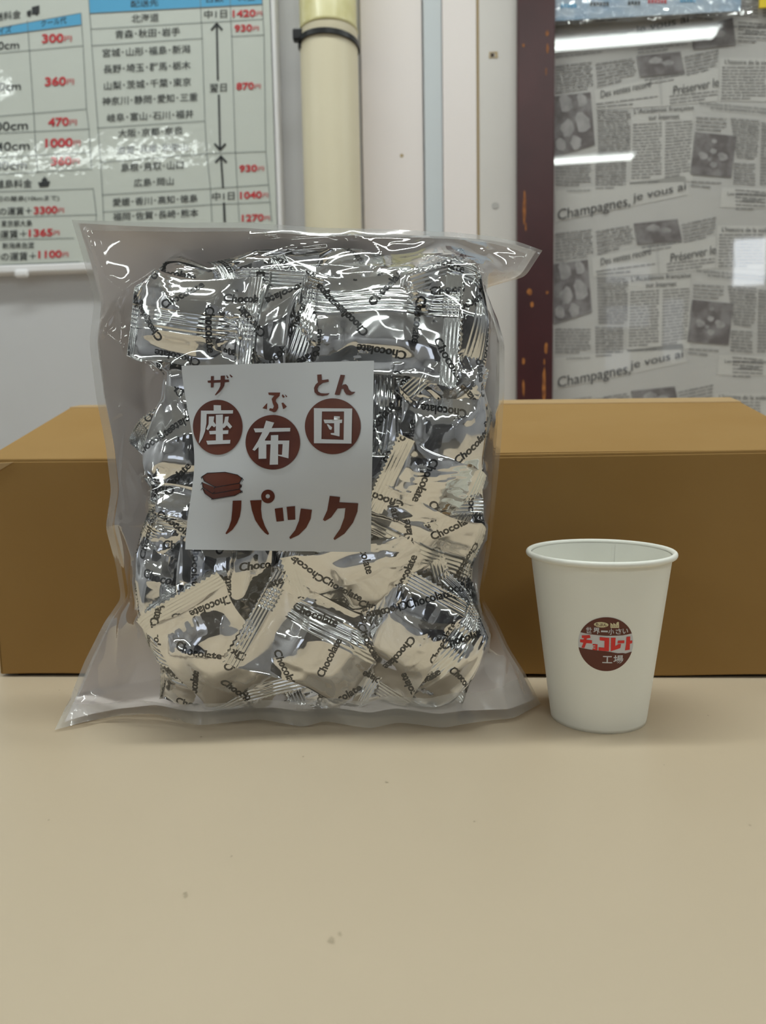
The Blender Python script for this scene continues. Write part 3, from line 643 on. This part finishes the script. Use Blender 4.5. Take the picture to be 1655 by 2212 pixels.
    D = Zf + Sb * flo + c; Dk = Zk + Sb * flo + c
    # sealed ends may dip but never below what lies under them
    lowp = Hs + .0006 - Dk; lowp = np.where(lowp > 0, lowp * .6, 0); D = D + lowp * .8; Dk = Dk + lowp * .8
    zlim = .1615 - .386 * (YB - D); dz_ = WZ_ - zlim - .004; WZ_ = np.maximum(np.where(dz_ < 0, zlim + .004 * np.exp(np.clip(dz_, -.1, 0) / .004 * .5), WZ_), .0016)
    splat(WX.ravel(), WZ_.ravel(), D.ravel())
    PX = WX; PY = YB - D; PZ = WZ_
    G = np.stack([PX, PY, PZ], -1)
    Gk = np.stack([WX, YB - Dk, WZ_], -1)
    nr, nc = G.shape[:2]
    if G[..., 2].max() > 0 and False: pass
    cen = (cX, YB - float(D[nr // 2, nc // 2]) + .004, cZ)
    def quads(r0, r1, c0, c1, off=0, flip=False):
        I, J = np.meshgrid(np.arange(r0, r1), np.arange(c0, c1), indexing='ij'); a = I * nc + J
        q_ = np.stack([a, a + nc, a + nc + 1, a + 1], -1).reshape(-1, 4) + off
        return q_[:, ::-1] if flip else q_
    def sub_mesh(nm, F_, Vall, m, par, **kw):
        u_, inv = np.unique(F_, return_inverse=True); o_ = mesh_obj(nm, Vall[u_] - np.array(cen), inv.reshape(F_.shape), m, None, smooth=True, **kw)
        o_.parent = par
        return o_
    Vf = G.reshape(-1, 3); Vk = Gk.reshape(-1, 3)
    r0, r1 = ns, ns + nb - 1
    Fb = np.concatenate([quads(r0, r1, 0, nc - 1), quads(r0, r1, 0, nc - 1, off=len(Vf), flip=True)])
    Vall = np.concatenate([Vf, Vk])
    u_, inv = np.unique(Fb, return_inverse=True)
    root = mesh_obj(name, Vall[u_] - np.array(cen), inv.reshape(Fb.shape), m_foil, None, smooth=True)
    root.location = cen; thing(root, label, 'wrapped chocolate', group)
    sub_mesh('crimped_end', quads(0, r0, 0, nc - 1), Vall, m_foil_seal, root)
    sub_mesh('crimped_end', quads(r1, nr - 1, 0, nc - 1), Vall, m_foil_seal, root)
    # normals of the grid
    du = np.gradient(G, axis=0); dv = np.gradient(G, axis=1); N = np.cross(du, dv); N /= np.linalg.norm(N, axis=-1, keepdims=True) + 1e-12
    sgn = np.where(N[..., 1:2] > 0, -1, 1); N = N * sgn
    strip = None
    if back:
        c0 = int(nv * rs.choice([.08, .62, .35])); c1 = c0 + int(nv * .24); r_a, r_b = (2, nr - 3)
        cols = np.arange(c0, c1 + 1); rid = .00045 + .0003 * np.cos((cols - c0) / (c1 - c0) * 2 * math.pi * 5)
        Gs = G[r_a:r_b, c0:c1 + 1] + N[r_a:r_b, c0:c1 + 1] * (rid[None, :, None] + .0002)
        Rn, Cn = Gs.shape[:2]; I, J = np.meshgrid(np.arange(Rn - 1), np.arange(Cn - 1), indexing='ij'); a = (I * Cn + J)
        o_ = mesh_obj('back_seam', Gs.reshape(-1, 3) - np.array(cen), np.stack([a, a + Cn, a + Cn + 1, a + 1], -1).reshape(-1, 4), m_foil_seal, None, smooth=True); o_.parent = root
        strip = (c0 / nv * 2 - 1, c1 / nv * 2 - 1)
    # printed word, scattered in several directions
    VV, TT, n = [], [], 0
    sc = .0250 / 4.15
    base = rs.choice([0, 1]) ; cells = []
    ph = rs.uniform(-.5, .5, 2)
    for a_i in range(-2, 3):
        for b_i in range(-2, 3):
            cells.append(((a_i + .5 * (b_i % 2) + ph[0]) * .034, (b_i + ph[1] * .6) * .0180))
    angs = [0, 50, -50, 180, 90, -90, 130, -35]
    for k, (tx_, ty_) in enumerate(cells):
        a_ = math.radians(angs[(k * 3 + seed) % len(angs)] + rs.uniform(-8, 8)); X_ = CH_V[:, 0] * sc; Y_ = CH_V[:, 1] * sc * 1.02
        xx = tx_ + X_ * math.cos(a_) - Y_ * math.sin(a_); yy = ty_ + X_ * math.sin(a_) + Y_ * math.cos(a_)
        fu = np.interp(xx, s, np.arange(len(s))); fv = (yy / (Wd / 2) + 1) / 2 * nv
        okv = (xx > -L / 2 + .0008) & (xx < L / 2 - .0008) & (fv > .6) & (fv < nv - .6)
        if okv.sum() < 12: continue
        fu = np.clip(fu, 0, nr - 1.001); fv = np.clip(fv, 0, nv - .001); i = fu.astype(int); j = fv.astype(int); a2 = (fu - i)[:, None]; b2 = (fv - j)[:, None]
        def bl(A_): return (A_[i, j] * (1 - a2) + A_[i + 1, j] * a2) * (1 - b2) + (A_[i, j + 1] * (1 - a2) + A_[i + 1, j + 1] * a2) * b2
        off_ = np.full(len(xx), .00022)
        if strip: vv_ = yy / (Wd / 2); off_ = np.where((vv_ > strip[0] - .03) & (vv_ < strip[1] + .03), .0011, off_)
        Pw = bl(G) + bl(N) * off_[:, None]
        Tk = CH_T[okv[CH_T].all(1)]
        if len(Tk) == 0: continue
        VV.append(Pw); TT.append(Tk + n); n += len(Pw)
    if VV:
        VV = np.concatenate(VV); TT = np.concatenate(TT); u_, inv = np.unique(TT, return_inverse=True)
        o_ = mesh_obj('lettering', VV[u_] - np.array(cen), inv.reshape(TT.shape), m_foil_ink, None); o_.parent = root
    return root

rnd = random.Random(11)
def pX(px, py, Y=.392): p = hity(px, py, Y); return p[0], p[2]
# back layer, mostly hidden
k = 0
for lay in range(2):
  for row in range(4 if lay == 1 else 5):
    for colm in range(3 if lay == 1 else 4):
        px = (90 if lay == 1 else 0) + 385 + colm * 195 + (45 if row % 2 else -20) + rnd.uniform(-12, 12); py = 1460 - row * 205 - (100 if lay == 1 else 0) + rnd.uniform(-12, 12)
        if row == 4: py = 630
        if k > 49: break
        if px > 985: px = 975
        x, z = pX(px, py, .43)
        make_wrapper(x, z, rnd.uniform(0, 3.14) if 0 < row < 4 else rnd.choice([.1, -.15, 1.5]), 500 + k, 'silver foil wrapped chocolate buried in the back layer of the bag, behind the others', 'foil wrapped chocolates buried at the back of the bag', lo=True, L=.062, Wd=.042)
        k += 1
# front layers: (px, py, angle deg, seam side showing, size, tilt, bend, label)
FRONT = [
 (560, 900, 20, 0, 1, (0, 0), 'hidden'), (700, 860, -50, 0, 1, (0, 0), 'hidden'), (520, 1080, 80, 0, 1, (0, 0), 'hidden'), (690, 1060, 15, 0, 1, (0, 0), 'hidden'),
 (400, 556, -10, 1, .95, (.05, .1), 'highest one at the left, one end poking above the others'),
 (610, 560, 18, 0, 1, (0, .25), 'bright one at the top edge left of the middle, catching the lamp'),
 (760, 556, 28, 0, 1, (.1, .3), 'bright one at the top edge right of the middle'),
 (900, 590, 8, 0, 1, (.1, .2), 'one at the top under the dark serrated corner'),
 (965, 575, 20, 1, .85, (.35, -.1), 'top right one with a serrated end pointing up'),
 (1030, 700, -68, 0, .9, (-.2, -.45), 'steep dark one running down the upper right edge'),
 (325, 735, -50, 0, .85, (-.3, 0), 'one below the top left piece, reflecting the brown carton'),
 (375, 820, 98, 0, .8, (0, .2), 'bright narrow one at the upper left corner of the paper label'),
 (640, 715, 70, 1, .9, (.1, 0), 'one standing upright just above the middle of the label top edge'),
 (520, 715, 82, 1, 1, (0, -.1), 'upright one above the label, its ridged seam vertical'),
 (975, 715, 72, 1, .95, (.0, -.25), 'upright one with vertical ridges beside the large upper right piece'),
 (1010, 865, -50, 0, .75, (0, -.1), 'small tilted one at the right edge level with the label top'),
 (860, 930, 80, 1, .95, (0, .1), 'upright one touching the right side of the label near its top'),
 (310, 1000, -60, 1, .7, (-.25, -.1), 'thin one with its serrated end sticking out left of label'),
 (395, 960, 74, 0, 1.02, (-.1, .1), 'one peeking out left of the label, reflecting brown'),
 (375, 1135, -8, 1, .85, (-.15, 0), 'one at the left beside the lower corner of the label'),
 (310, 1215, 82, 0, .8, (-.1, .25), 'outermost one at the lower left edge, above the bottom corner'),
 (1035, 1075, 84, 0, .85, (0, -.35), 'one on the right edge half way down the bag'),
 (1008, 1215, 60, 0, .85, (.1, -.3), 'one on the right edge below the label'),
 (840, 1075, -8, 1, .95, (0, 0), 'one right of the label with horizontal ridges'),
 (960, 955, 88, 0, 1.02, (0, -.12), 'big smooth one on the right, level with the label middle'),
 (930, 1060, -26, 0, .75, (0, .1), 'pale one with serrated lower edge right of the label bottom'),
 (890, 1180, -24, 1, 1.05, (0, .15), 'diagonal one with a long ridged band below right of the label'),
 (650, 1245, 68, 1, .85, (.1, 0), 'upright one just under the middle of the label'),
 (580, 1500, -48, 0, .8, (0, -.2), 'lowest one in the middle of the bottom row'),
 (720, 1505, 25, 0, .8, (0, -.3), 'bottom row one right of the middle, dark underneath'),
 (930, 1490, 66, 0, .8, (.1, -.2), 'lowest one at the bottom right with an upright crimped end'),
 (400, 1478, -14, 1, .9, (-.1, -.1), 'bottom left one lying nearly flat with a ridged band'),
 (1000, 1385, 70, 0, .95, (0, -.35), 'outermost one at the lower right edge'),
 (345, 1295, 66, 0, .95, (-.2, .05), 'slanted cream reflecting one at the lower left'),
 (565, 1420, -76, 0, .75, (.1, 0), 'narrow dark one standing between two large bottom pieces'),
 (950, 1420, 48, 1, 1, (.0, -.15), 'rounded one at the bottom right with a curved rim'),
 (480, 1262, 86, 0, 1.02, (-.05, .05), 'large one under the left part of the label'),
 (462, 1415, -62, 0, 1.05, (-.05, -.1), 'large flat cream reflecting one at the lower left'),
 (800, 1275, 14, 0, 1.15, (0, .12), 'widest one below the right part of the label'),
 (855, 1385, 62, 0, 1.0, (.05, -.05), 'creased one between the label corner and bottom right'),
 (685, 1410, -30, 1, 1.12, (0, -.05), 'large bottom middle one with a ridged seam on its right'),
 (385, 680, -8, 1, 1.05, (-.08, .1), 'large top left one with a ridged seam'),
 (810, 700, -6, 1, 1.15, (.02, .1), 'largest one at the upper right with a ridged seam'),
]
for k, (px, py, an, bk, sz, tl, lb) in enumerate(FRONT):
    x, z = pX(px, py, .392)
    if lb == 'hidden': lab, grp = 'silver foil wrapped chocolate behind the white paper label', 'foil wrapped chocolates behind the paper label'
    else: lab, grp = 'foil wrapped chocolate, ' + lb, 'foil wrapped chocolates in the front of the bag'
    r = random.Random(k * 7 + 1); tl = (tl[0] * 1.2 + r.uniform(-.12, .12), tl[1] * 1.2 + r.uniform(-.1, .1))
    make_wrapper(x, z, math.radians(an), 40 + k, lab, grp, back=bool(bk), L=LEN * sz, Wd=WID * (sz * .7 + .3), tilt=tl, bend=(r.uniform(-.1, .7), r.uniform(-.1, .7)), lift=-.002, wt=.16 if py < 600 else 0)

# --- film ------------------------------------------------------------
bagc = hity(640, 1530, YB - .03)
bag = empty('plastic_bag', (-.03, YB - .03, 0)); thing(bag, 'large clear plastic bag full of silver wrapped chocolates with a white paper label', 'bag')
YS = .42
def curve(pts, n, fn):
    P = np.array([fn(*p) for p in pts]); d = np.r_[0, np.cumsum(np.linalg.norm(np.diff(P, axis=0), axis=1))]; t = np.linspace(0, d[-1], n)
    # smooth (catmull-like) interpolation through resampling + light blur
    Q = np.stack([np.interp(t, d, P[:, k]) for k in range(3)], 1)
    for _ in range(6): Q[1:-1] = Q[1:-1] * .5 + .25 * (Q[:-2] + Q[2:])
    return Q
vert = lambda x, y: hity(x, y, YS)
def bot(x, y):
    zb_ = .0012 + .0028 * (.5 + .5 * math.sin(x * .045)) * min(1, (x - 118) / 100) * min(1, (1172 - x) / 60)
    p = hit(x, y, (0, 0, max(zb_, .0008)), (0, 0, 1)); return p
NU, NT = 190, 210
left = [(118, 1577), (150, 1510), (182, 1430), (225, 1345), (262, 1292), (250, 1220), (228, 1140), (240, 1060), (228, 960), (208, 860), (193, 740), (204, 650), (180, 560), (155, 475)]
right = [(1168, 1520), (1135, 1455), (1100, 1400), (1075, 1345), (1042, 1290), (1062, 1170), (1074, 1050), (1084, 940), (1090, 840), (1090, 740), (1072, 680), (1046, 640), (1048, 622), (1135, 598), (1172, 541)]
topc = [(155, 475), (250, 478), (400, 481), (530, 480), (690, 492), (830, 495), (980, 502), (1060, 510), (1120, 522), (1172, 541)]
botc = [(118, 1577), (180, 1560), (250, 1547), (330, 1541), (385, 1557), (430, 1567), (500, 1560), (560, 1553), (620, 1564), (655, 1571), (700, 1557), (750, 1566), (800, 1574), (860, 1560), (910, 1566), (955, 1573), (1010, 1563), (1060, 1556), (1110, 1552), (1135, 1538), (1168, 1520)]
Lc = curve(left[1:], NT - 6, vert); l0 = bot(*left[0]); Rc = curve(right[1:], NT - 6, vert); r0_ = bot(*right[0])
def join0(p, C):
    a = np.linspace(0, 1, 7)[:-1, None]; return np.concatenate([p * (1 - a) + C[0] * a, C])
Lc = join0(l0, Lc); Rc = join0(r0_, Rc); Tc = curve(topc, NU, vert); Bc = curve(botc, NU, bot)
Lc = Lc[np.linspace(0, len(Lc) - 1, NT).round().astype(int)]; Rc = Rc[np.linspace(0, len(Rc) - 1, NT).round().astype(int)]
uu = np.linspace(0, 1, NU)[None, :, None]; tt = np.linspace(0, 1, NT)[:, None, None]
Tc[0] = Lc[-1]; Tc[-1] = Rc[-1]; Bc[0] = Lc[0]; Bc[-1] = Rc[0]
base = (1 - uu) * Lc[:, None] + uu * Rc[:, None] + (1 - tt) * Bc[None] + tt * Tc[None] - ((1 - uu) * (1 - tt) * Bc[0] + uu * (1 - tt) * Bc[-1] + (1 - uu) * tt * Tc[0] + uu * tt * Tc[-1])
FX, FZ = base[..., 0], np.maximum(base[..., 2], .0012); D0 = YB - base[..., 1]
# keep the ear at the top right flat: no bulge outside the body
body_w = np.ones_like(FX)
Hobs = np.where(occ, H, -1)
def relax(D, obs, n, mask=None):
    for _ in range(n):
        A_ = D.copy(); A_[1:-1, 1:-1] = .25 * (D[2:, 1:-1] + D[:-2, 1:-1] + D[1:-1, 2:] + D[1:-1, :-2])
        D = np.maximum(A_, obs); D[0] = D0[0]; D[-1] = D0[-1]; D[:, 0] = D0[:, 0]; D[:, -1] = D0[:, -1]
    return D
obs = samp(np.where(occ, H, 0.0), FX, FZ) + .0008
obs = np.where(samp(occ.astype(float), FX, FZ) > .5, obs, -1)
taper = np.clip(np.minimum(np.minimum(np.arange(NU), NU - 1 - np.arange(NU))[None, :], np.minimum(np.arange(NT), NT - 1 - np.arange(NT))[:, None]) / 6.0, 0, 1)
FD = relax(D0.copy(), obs, 1800)
# label area: flatten
LAB = [(392, 790), (808, 779), (801, 1193), (400, 1187)]
def bil(a, b):
    P = [np.array(p, float) for p in LAB]; q = (1 - a) * (1 - b) * P[0] + a * (1 - b) * P[1] + a * b * P[2] + (1 - a) * b * P[3]
    q = q + np.array([1, 0]) * (1 - a) ** 2 * (math.sin(math.pi * b) ** 1.3) * 19 * (1 - .25 * math.cos(2 * math.pi * b))
    return q
Gd = np.zeros_like(H); cnt = np.zeros_like(H)
ii = np.clip(((FX - RX0) / RS).astype(int), 0, nxr - 1); jj = np.clip(((FZ - RZ0) / RS).astype(int), 0, nzr - 1)
np.add.at(Gd, (jj, ii), FD); np.add.at(cnt, (jj, ii), 1)
Gb = blur(Gd, 9) / np.maximum(blur(cnt, 9), 1e-4)
YL = .380
c4 = [hity(*p, YL) for p in LAB]; lx0 = min(c4[0][0], c4[3][0]); lx1 = max(c4[1][0], c4[2][0]); lz0 = min(c4[2][2], c4[3][2]); lz1 = max(c4[0][2], c4[1][2])
inl = lambda X, Z, m=0: (X > lx0 - m) & (X < lx1 + m) & (Z > lz0 - m) & (Z < lz1 + m)
mL = inl(FX, FZ, -.001); addl = np.percentile((FD - samp(Gb, FX, FZ))[mL], 99.7) + .0003
Lsurf = Gb + addl
obs2 = np.where(mL, np.maximum(obs, samp(Lsurf, FX, FZ)), obs)
Lmx = np.where(mL, obs2, 0)
obs2 = np.where(mL, samp(Lsurf, FX, FZ), obs)
FD = relax(FD, np.where(mL, obs2, obs), 500)
FD = np.where(mL, obs2, FD)
# tension folds in the film (pixel polylines)
CRE = [([(155, 478), (205, 590), (246, 618), (195, 715)], 1.8), ([(246, 618), (330, 560), (420, 520)], .9), ([(200, 710), (240, 735), (262, 780)], 1.4), ([(205, 850), (262, 905), (245, 1040), (262, 1100)], 1.2),
 ([(228, 1140), (330, 1122), (400, 1110)], 1.5), ([(255, 1450), (340, 1400), (430, 1335)], 1.8), ([(250, 1440), (255, 1330), (280, 1290)], 1.5), ([(280, 1290), (290, 1200), (240, 1120)], 1.2),
 ([(530, 490), (600, 486), (690, 490), (757, 492)], 2.2), ([(757, 492), (830, 500), (925, 500), (900, 515), (850, 515)], 2.0), ([(757, 492), (800, 510), (825, 540), (832, 575)], 2.0), ([(560, 545), (620, 520), (700, 510)], 1.6),
 ([(560, 575), (700, 565), (830, 580)], 1.5), ([(700, 640), (840, 660), (900, 690)], 1.2), ([(860, 600), (930, 680)], .7), ([(930, 800), (890, 880), (870, 1010)], 1.6), ([(800, 860), (850, 850), (900, 780)], .9),
 ([(640, 1300), (800, 1240), (900, 1180), (960, 1120)], 1.1), ([(850, 1300), (920, 1330), (990, 1335)], 1.3), ([(730, 1230), (760, 1200), (830, 1190)], 1.1), ([(860, 1280), (870, 1350), (910, 1380)], 1.2),
 ([(1060, 1200), (1030, 1290), (1075, 1345)], 1.6), ([(1040, 1380), (1110, 1440), (1140, 1530)], 1.8), ([(1100, 1400), (1085, 1480), (1100, 1545)], 1.4), ([(130, 1545), (250, 1500), (330, 1490)], 1.5), ([(150, 1522), (230, 1540), (330, 1515)], 1.4),
 ([(1010, 1540), (1080, 1500), (1100, 1430)], 1.2), ([(400, 1530), (470, 1540), (560, 1530)], 1.0), ([(700, 1545), (860, 1535), (980, 1540)], 1.0), ([(1050, 560), (1100, 590), (1120, 560)], 1.5), ([(1040, 600), (1060, 560), (1050, 520)], 1.3),
 ([(1055, 640), (1075, 720), (1070, 900), (1062, 1080)], 1.3), ([(1000, 500), (1060, 530), (1150, 540)], 1.1), ([(235, 640), (250, 760), (330, 800)], 1.0), ([(220, 900), (300, 860), (330, 800)], .9), ([(260, 980), (340, 1080), (400, 1060)], 1.1), ([(250, 1000), (300, 1060), (400, 1080)], .8)]
def seg_ridge(FX, FZ, sign=1):
    add = np.zeros_like(FX)
    for pts, a_ in CRE:
        P = [hity(*p, .40)[[0, 2]] for p in pts]; best = np.full(FX.shape, 9.0)
        for a, b in zip(P[:-1], P[1:]):
            d = b - a; L2 = d @ d; t_ = np.clip(((FX - a[0]) * d[0] + (FZ - a[1]) * d[1]) / L2, 0, 1)
            best = np.minimum(best, np.hypot(FX - a[0] - t_ * d[0], FZ - a[1] - t_ * d[1]))
        add += a_ * .0009 * np.exp(-best / .0016)
    return add
wv = .0004 * np.sin(FX * 95 + 2.5 * np.sin(FZ * 60)) * np.sin(FZ * 80 + 2 * np.sin(FX * 50 + 1)) + .00008 * np.sin(FX * 200 + 3 * np.sin(FZ * 110))
free = np.clip((FD - np.maximum(obs, 0)) / .004, 0, 1)
FD2 = FD + (np.where(mL, 0, seg_ridge(FX, FZ)) + wv * np.where(mL, 0, 1) * (.4 + free) + 0) * taper
Gf = np.stack([FX, YB - FD2, FZ], -1)
def gridfaces(r0, r1, c0, c1, nc):
    I, J = np.meshgrid(np.arange(r0, r1), np.arange(c0, c1), indexing='ij'); a = I * nc + J
    return np.stack([a, a + 1, a + nc + 1, a + nc], -1).reshape(-1, 4)
def sub(name, G, Fc, m, par, smooth=True, **kw):
    Vv = G.reshape(-1, 3); u_, inv = np.unique(Fc, return_inverse=True); return mesh_obj(name, Vv[u_], inv.reshape(Fc.shape), m, par, smooth=smooth, **kw)
SM, SBt, STp = 5, 6, 4
sub('front_film', Gf, gridfaces(SBt, NT - 1 - STp, SM, NU - 1 - SM, NU), m_film, bag)
sub('side_seam', Gf, gridfaces(0, NT - 1, 0, SM, NU), m_seam, bag); sub('side_seam', Gf, gridfaces(0, NT - 1, NU - 1 - SM, NU - 1, NU), m_seam, bag)
sub('top_seam', Gf, gridfaces(NT - 1 - STp, NT - 1, SM, NU - 1 - SM, NU), m_seam, bag); sub('bottom_seam', Gf, gridfaces(0, SBt, SM, NU - 1 - SM, NU), m_seam, bag)
# opaque back sheet
bmp = np.minimum(1, 3.2 * np.sin(np.pi * np.linspace(0, 1, NU))[None, :] ** .8 * np.sin(np.pi * np.clip(np.linspace(0, 1, NT), 0, 1))[:, None] ** .6)
BD = D0 * (1 - bmp) + .0015 * bmp - .0008 + .0007 * np.sin(FX * 80 + 2 * np.sin(FZ * 50)) * bmp
BD = np.minimum(BD, FD2 - .0008)
Gk_ = np.stack([FX, YB - BD, FZ], -1)
inset = 2
sub('back_sheet', Gk_, gridfaces(1, NT - 2, inset, NU - 1 - inset, NU)[:, ::-1], m_back, bag)

# --- label --------------------------------------------------------------
Lz = samp(Lsurf, FX, FZ)
def labpt(px, py, off):
    Y = YL
    for _ in range(4):
        p = hity(px, py, Y); Y = YB - float(samp(Lsurf, np.array([p[0]]), np.array([p[2]]))[0]) - off
    p = hity(px, py, Y); return p
n = 28; G = np.array([[labpt(*bil(i / (n - 1), j / (n - 1)), .0012) for i in range(n)] for j in range(n)])
lab = sub('paper_label', G, gridfaces(0, n - 1, 0, n - 1, n)[:, ::-1], m_label, bag)
lab['label'] = 'square white paper label with brown Japanese lettering'
def LZ(p): return (380 + p[0] / 3.7614, 770 + p[1] / 3.7614)
def lput(name, vt, m, off):
    vt = finer(vt, 34); V = np.array([labpt(*LZ(p), off) for p in vt[0]]); return mesh_obj(name, V, vt[1], m, lab)
def squash(pts, cx_, cy_): return pts
BR = [  # brown lettering
 [(257, 197), (284, 194), (285, 160), (309, 159), (308, 193), (363, 190), (364, 157), (399, 155), (398, 188), (430, 187), (432, 208), (397, 210), (392, 238), (378, 262), (355, 290), (322, 317), (318, 310), (348, 268), (361, 240), (363, 211), (307, 214), (306, 250), (284, 252), (284, 214), (260, 213)],
 [(413, 150), (430, 172), (420, 179), (410, 160)], [(438, 143), (463, 165), (450, 172), (437, 153)],
 [(750, 293), (848, 293), (843, 320), (815, 345), (812, 365), (830, 392), (832, 418), (815, 448), (797, 453), (757, 438), (763, 420), (788, 424), (797, 405), (786, 378), (778, 345), (800, 318), (755, 312)],
 [(743, 378), (740, 428), (703, 421), (730, 390)], [(858, 378), (872, 374), (902, 408), (872, 428)], [(868, 306), (886, 330), (872, 336), (860, 320)], [(886, 307), (906, 325), (895, 332)],
 [(1148, 148), (1184, 145), (1186, 192), (1240, 185), (1243, 205), (1195, 215), (1162, 238), (1150, 262), (1157, 285), (1178, 298), (1215, 301), (1250, 297), (1233, 315), (1190, 322), (1150, 314), (1126, 290), (1122, 255), (1135, 228), (1155, 210), (1150, 190)],
 [(1338, 148), (1375, 152), (1346, 240), (1360, 228), (1382, 225), (1396, 240), (1406, 268), (1427, 287), (1459, 288), (1440, 306), (1415, 315), (1385, 309), (1368, 285), (1362, 262), (1347, 263), (1330, 313), (1290, 310)],
 [(462, 1172), (533, 1170), (530, 1240), (520, 1300), (497, 1355), (460, 1408), (412, 1445), (403, 1437), (430, 1390), (450, 1330), (458, 1250)],
 [(603, 1170), (697, 1166), (692, 1240), (700, 1310), (722, 1375), (757, 1440), (748, 1450), (725, 1435), (685, 1390), (645, 1330), (618, 1250)],
 [(803, 1237), (868, 1228), (878, 1336), (818, 1342)], [(900, 1222), (968, 1216), (970, 1325), (910, 1328)],
 [(1015, 1235), (1105, 1246), (1095, 1320), (1060, 1390), (1000, 1450), (930, 1483), (922, 1470), (970, 1410), (1000, 1335)],
 [(1250, 1133), (1335, 1142), (1328, 1185), (1481, 1193), (1475, 1260), (1440, 1350), (1370, 1440), (1290, 1492), (1280, 1480), (1335, 1400), (1368, 1310), (1378, 1232), (1315, 1235), (1262, 1308), (1210, 1338), (1195, 1327), (1230, 1250)]]
for p in BR: lput('lettering', poly2d([p]), m_ink_brown2, .0015)
lput('lettering', poly2d([circ(748, 1137, 55, n=40), circ(747, 1136, 18, n=20)]), m_ink_brown2, .0015)
lcirc = [(340 + 202 * math.cos(t_), 570 + (218 + 10 * max(0, math.sin(t_)) * 1.0) * math.sin(t_)) for t_ in np.linspace(0, 2 * math.pi, 65)[:-1]]
lput('round_emblem', poly2d([lcirc]), m_ink_brown2, .0015); lput('round_emblem', poly2d([circ(788, 697, 222)]), m_ink_brown2, .0015); lput('round_emblem', poly2d([circ(1275, 567, 227)]), m_ink_brown2, .0015)
WH = [[[(307, 395), (366, 397), (367, 437), (465, 437), (463, 464), (250, 467), (248, 545), (236, 610), (215, 665), (190, 706), (187, 700), (200, 600), (204, 440), (307, 440)]],
 [[(325, 475), (382, 472), (382, 683), (325, 683)]], [[(268, 488), (312, 487), (306, 528), (328, 560), (312, 576), (292, 562), (262, 600), (247, 590), (266, 550)]], [[(400, 490), (430, 487), (424, 530), (457, 570), (440, 588), (414, 560), (390, 583), (372, 570), (392, 535)]],
 [[(270, 606), (427, 599), (425, 629), (275, 633)]], [[(247, 685), (443, 678), (440, 708), (258, 716)]],
 [[(632, 585), (930, 580), (928, 609), (645, 617)]], [[(733, 521), (799, 538), (775, 590), (748, 640), (722, 680), (735, 690), (735, 830), (672, 832), (672, 735), (640, 767), (622, 758), (665, 690), (705, 610)]],
 [[(773, 640), (832, 638), (830, 878), (762, 880)]], [[(720, 684), (922, 683), (915, 828), (832, 806), (830, 797), (862, 800), (868, 712), (722, 715)]],
 [[(1122, 420), (1433, 423), (1427, 708), (1122, 705)], [(1187, 447), (1367, 447), (1363, 678), (1183, 672)]],
 [[(1200, 513), (1285, 513), (1285, 485), (1333, 487), (1333, 513), (1352, 513), (1350, 540), (1332, 541), (1330, 650), (1260, 634), (1258, 623), (1287, 622), (1286, 542), (1210, 543)]], [[(1226, 550), (1240, 552), (1270, 576), (1263, 597), (1247, 592)]]]
for p in WH: lput('lettering', poly2d(p), m_label, .0018)
cu = [[(215, 1068), (300, 1118), (520, 1078), (537, 1098), (480, 1130), (300, 1160), (232, 1112)], [(212, 1022), (320, 1066), (520, 1030), (535, 1052), (515, 1078), (300, 1116), (215, 1062)], [(213, 975), (255, 948), (400, 940), (500, 962), (537, 990), (515, 1030), (320, 1062), (230, 1012)]]
for p in cu: lput('printed_cushion', poly2d([p]), m_ink_brown2, .0015)
items = [stroke2d(p, 5) for p in ([(213, 975), (230, 1012), (320, 1062), (515, 1030), (537, 990), (500, 962), (400, 940), (255, 948), (213, 975)], [(212, 1022), (220, 1065), (300, 1116), (515, 1078), (535, 1052)], [(215, 1070), (235, 1112), (300, 1160), (480, 1130), (537, 1098)],
   [(213, 975), (203, 985)], [(213, 975), (208, 995)], [(537, 985), (548, 1005)], [(530, 990), (540, 1015)], [(212, 1022), (204, 1040)], [(535, 1040), (532, 1062)], [(525, 1040), (520, 1062)], [(215, 1068), (204, 1085)], [(537, 1090), (541, 1108)], [(527, 1090), (530, 1110)], [(320, 1055), (310, 1075)], [(300, 1110), (318, 1100)], [(300, 1155), (288, 1162)])]
lput('cushion_outline', merge2d(items), m_ink_black, .0018)
for pr_ in (m_blank_glow,): bpy.data.materials.remove(pr_)
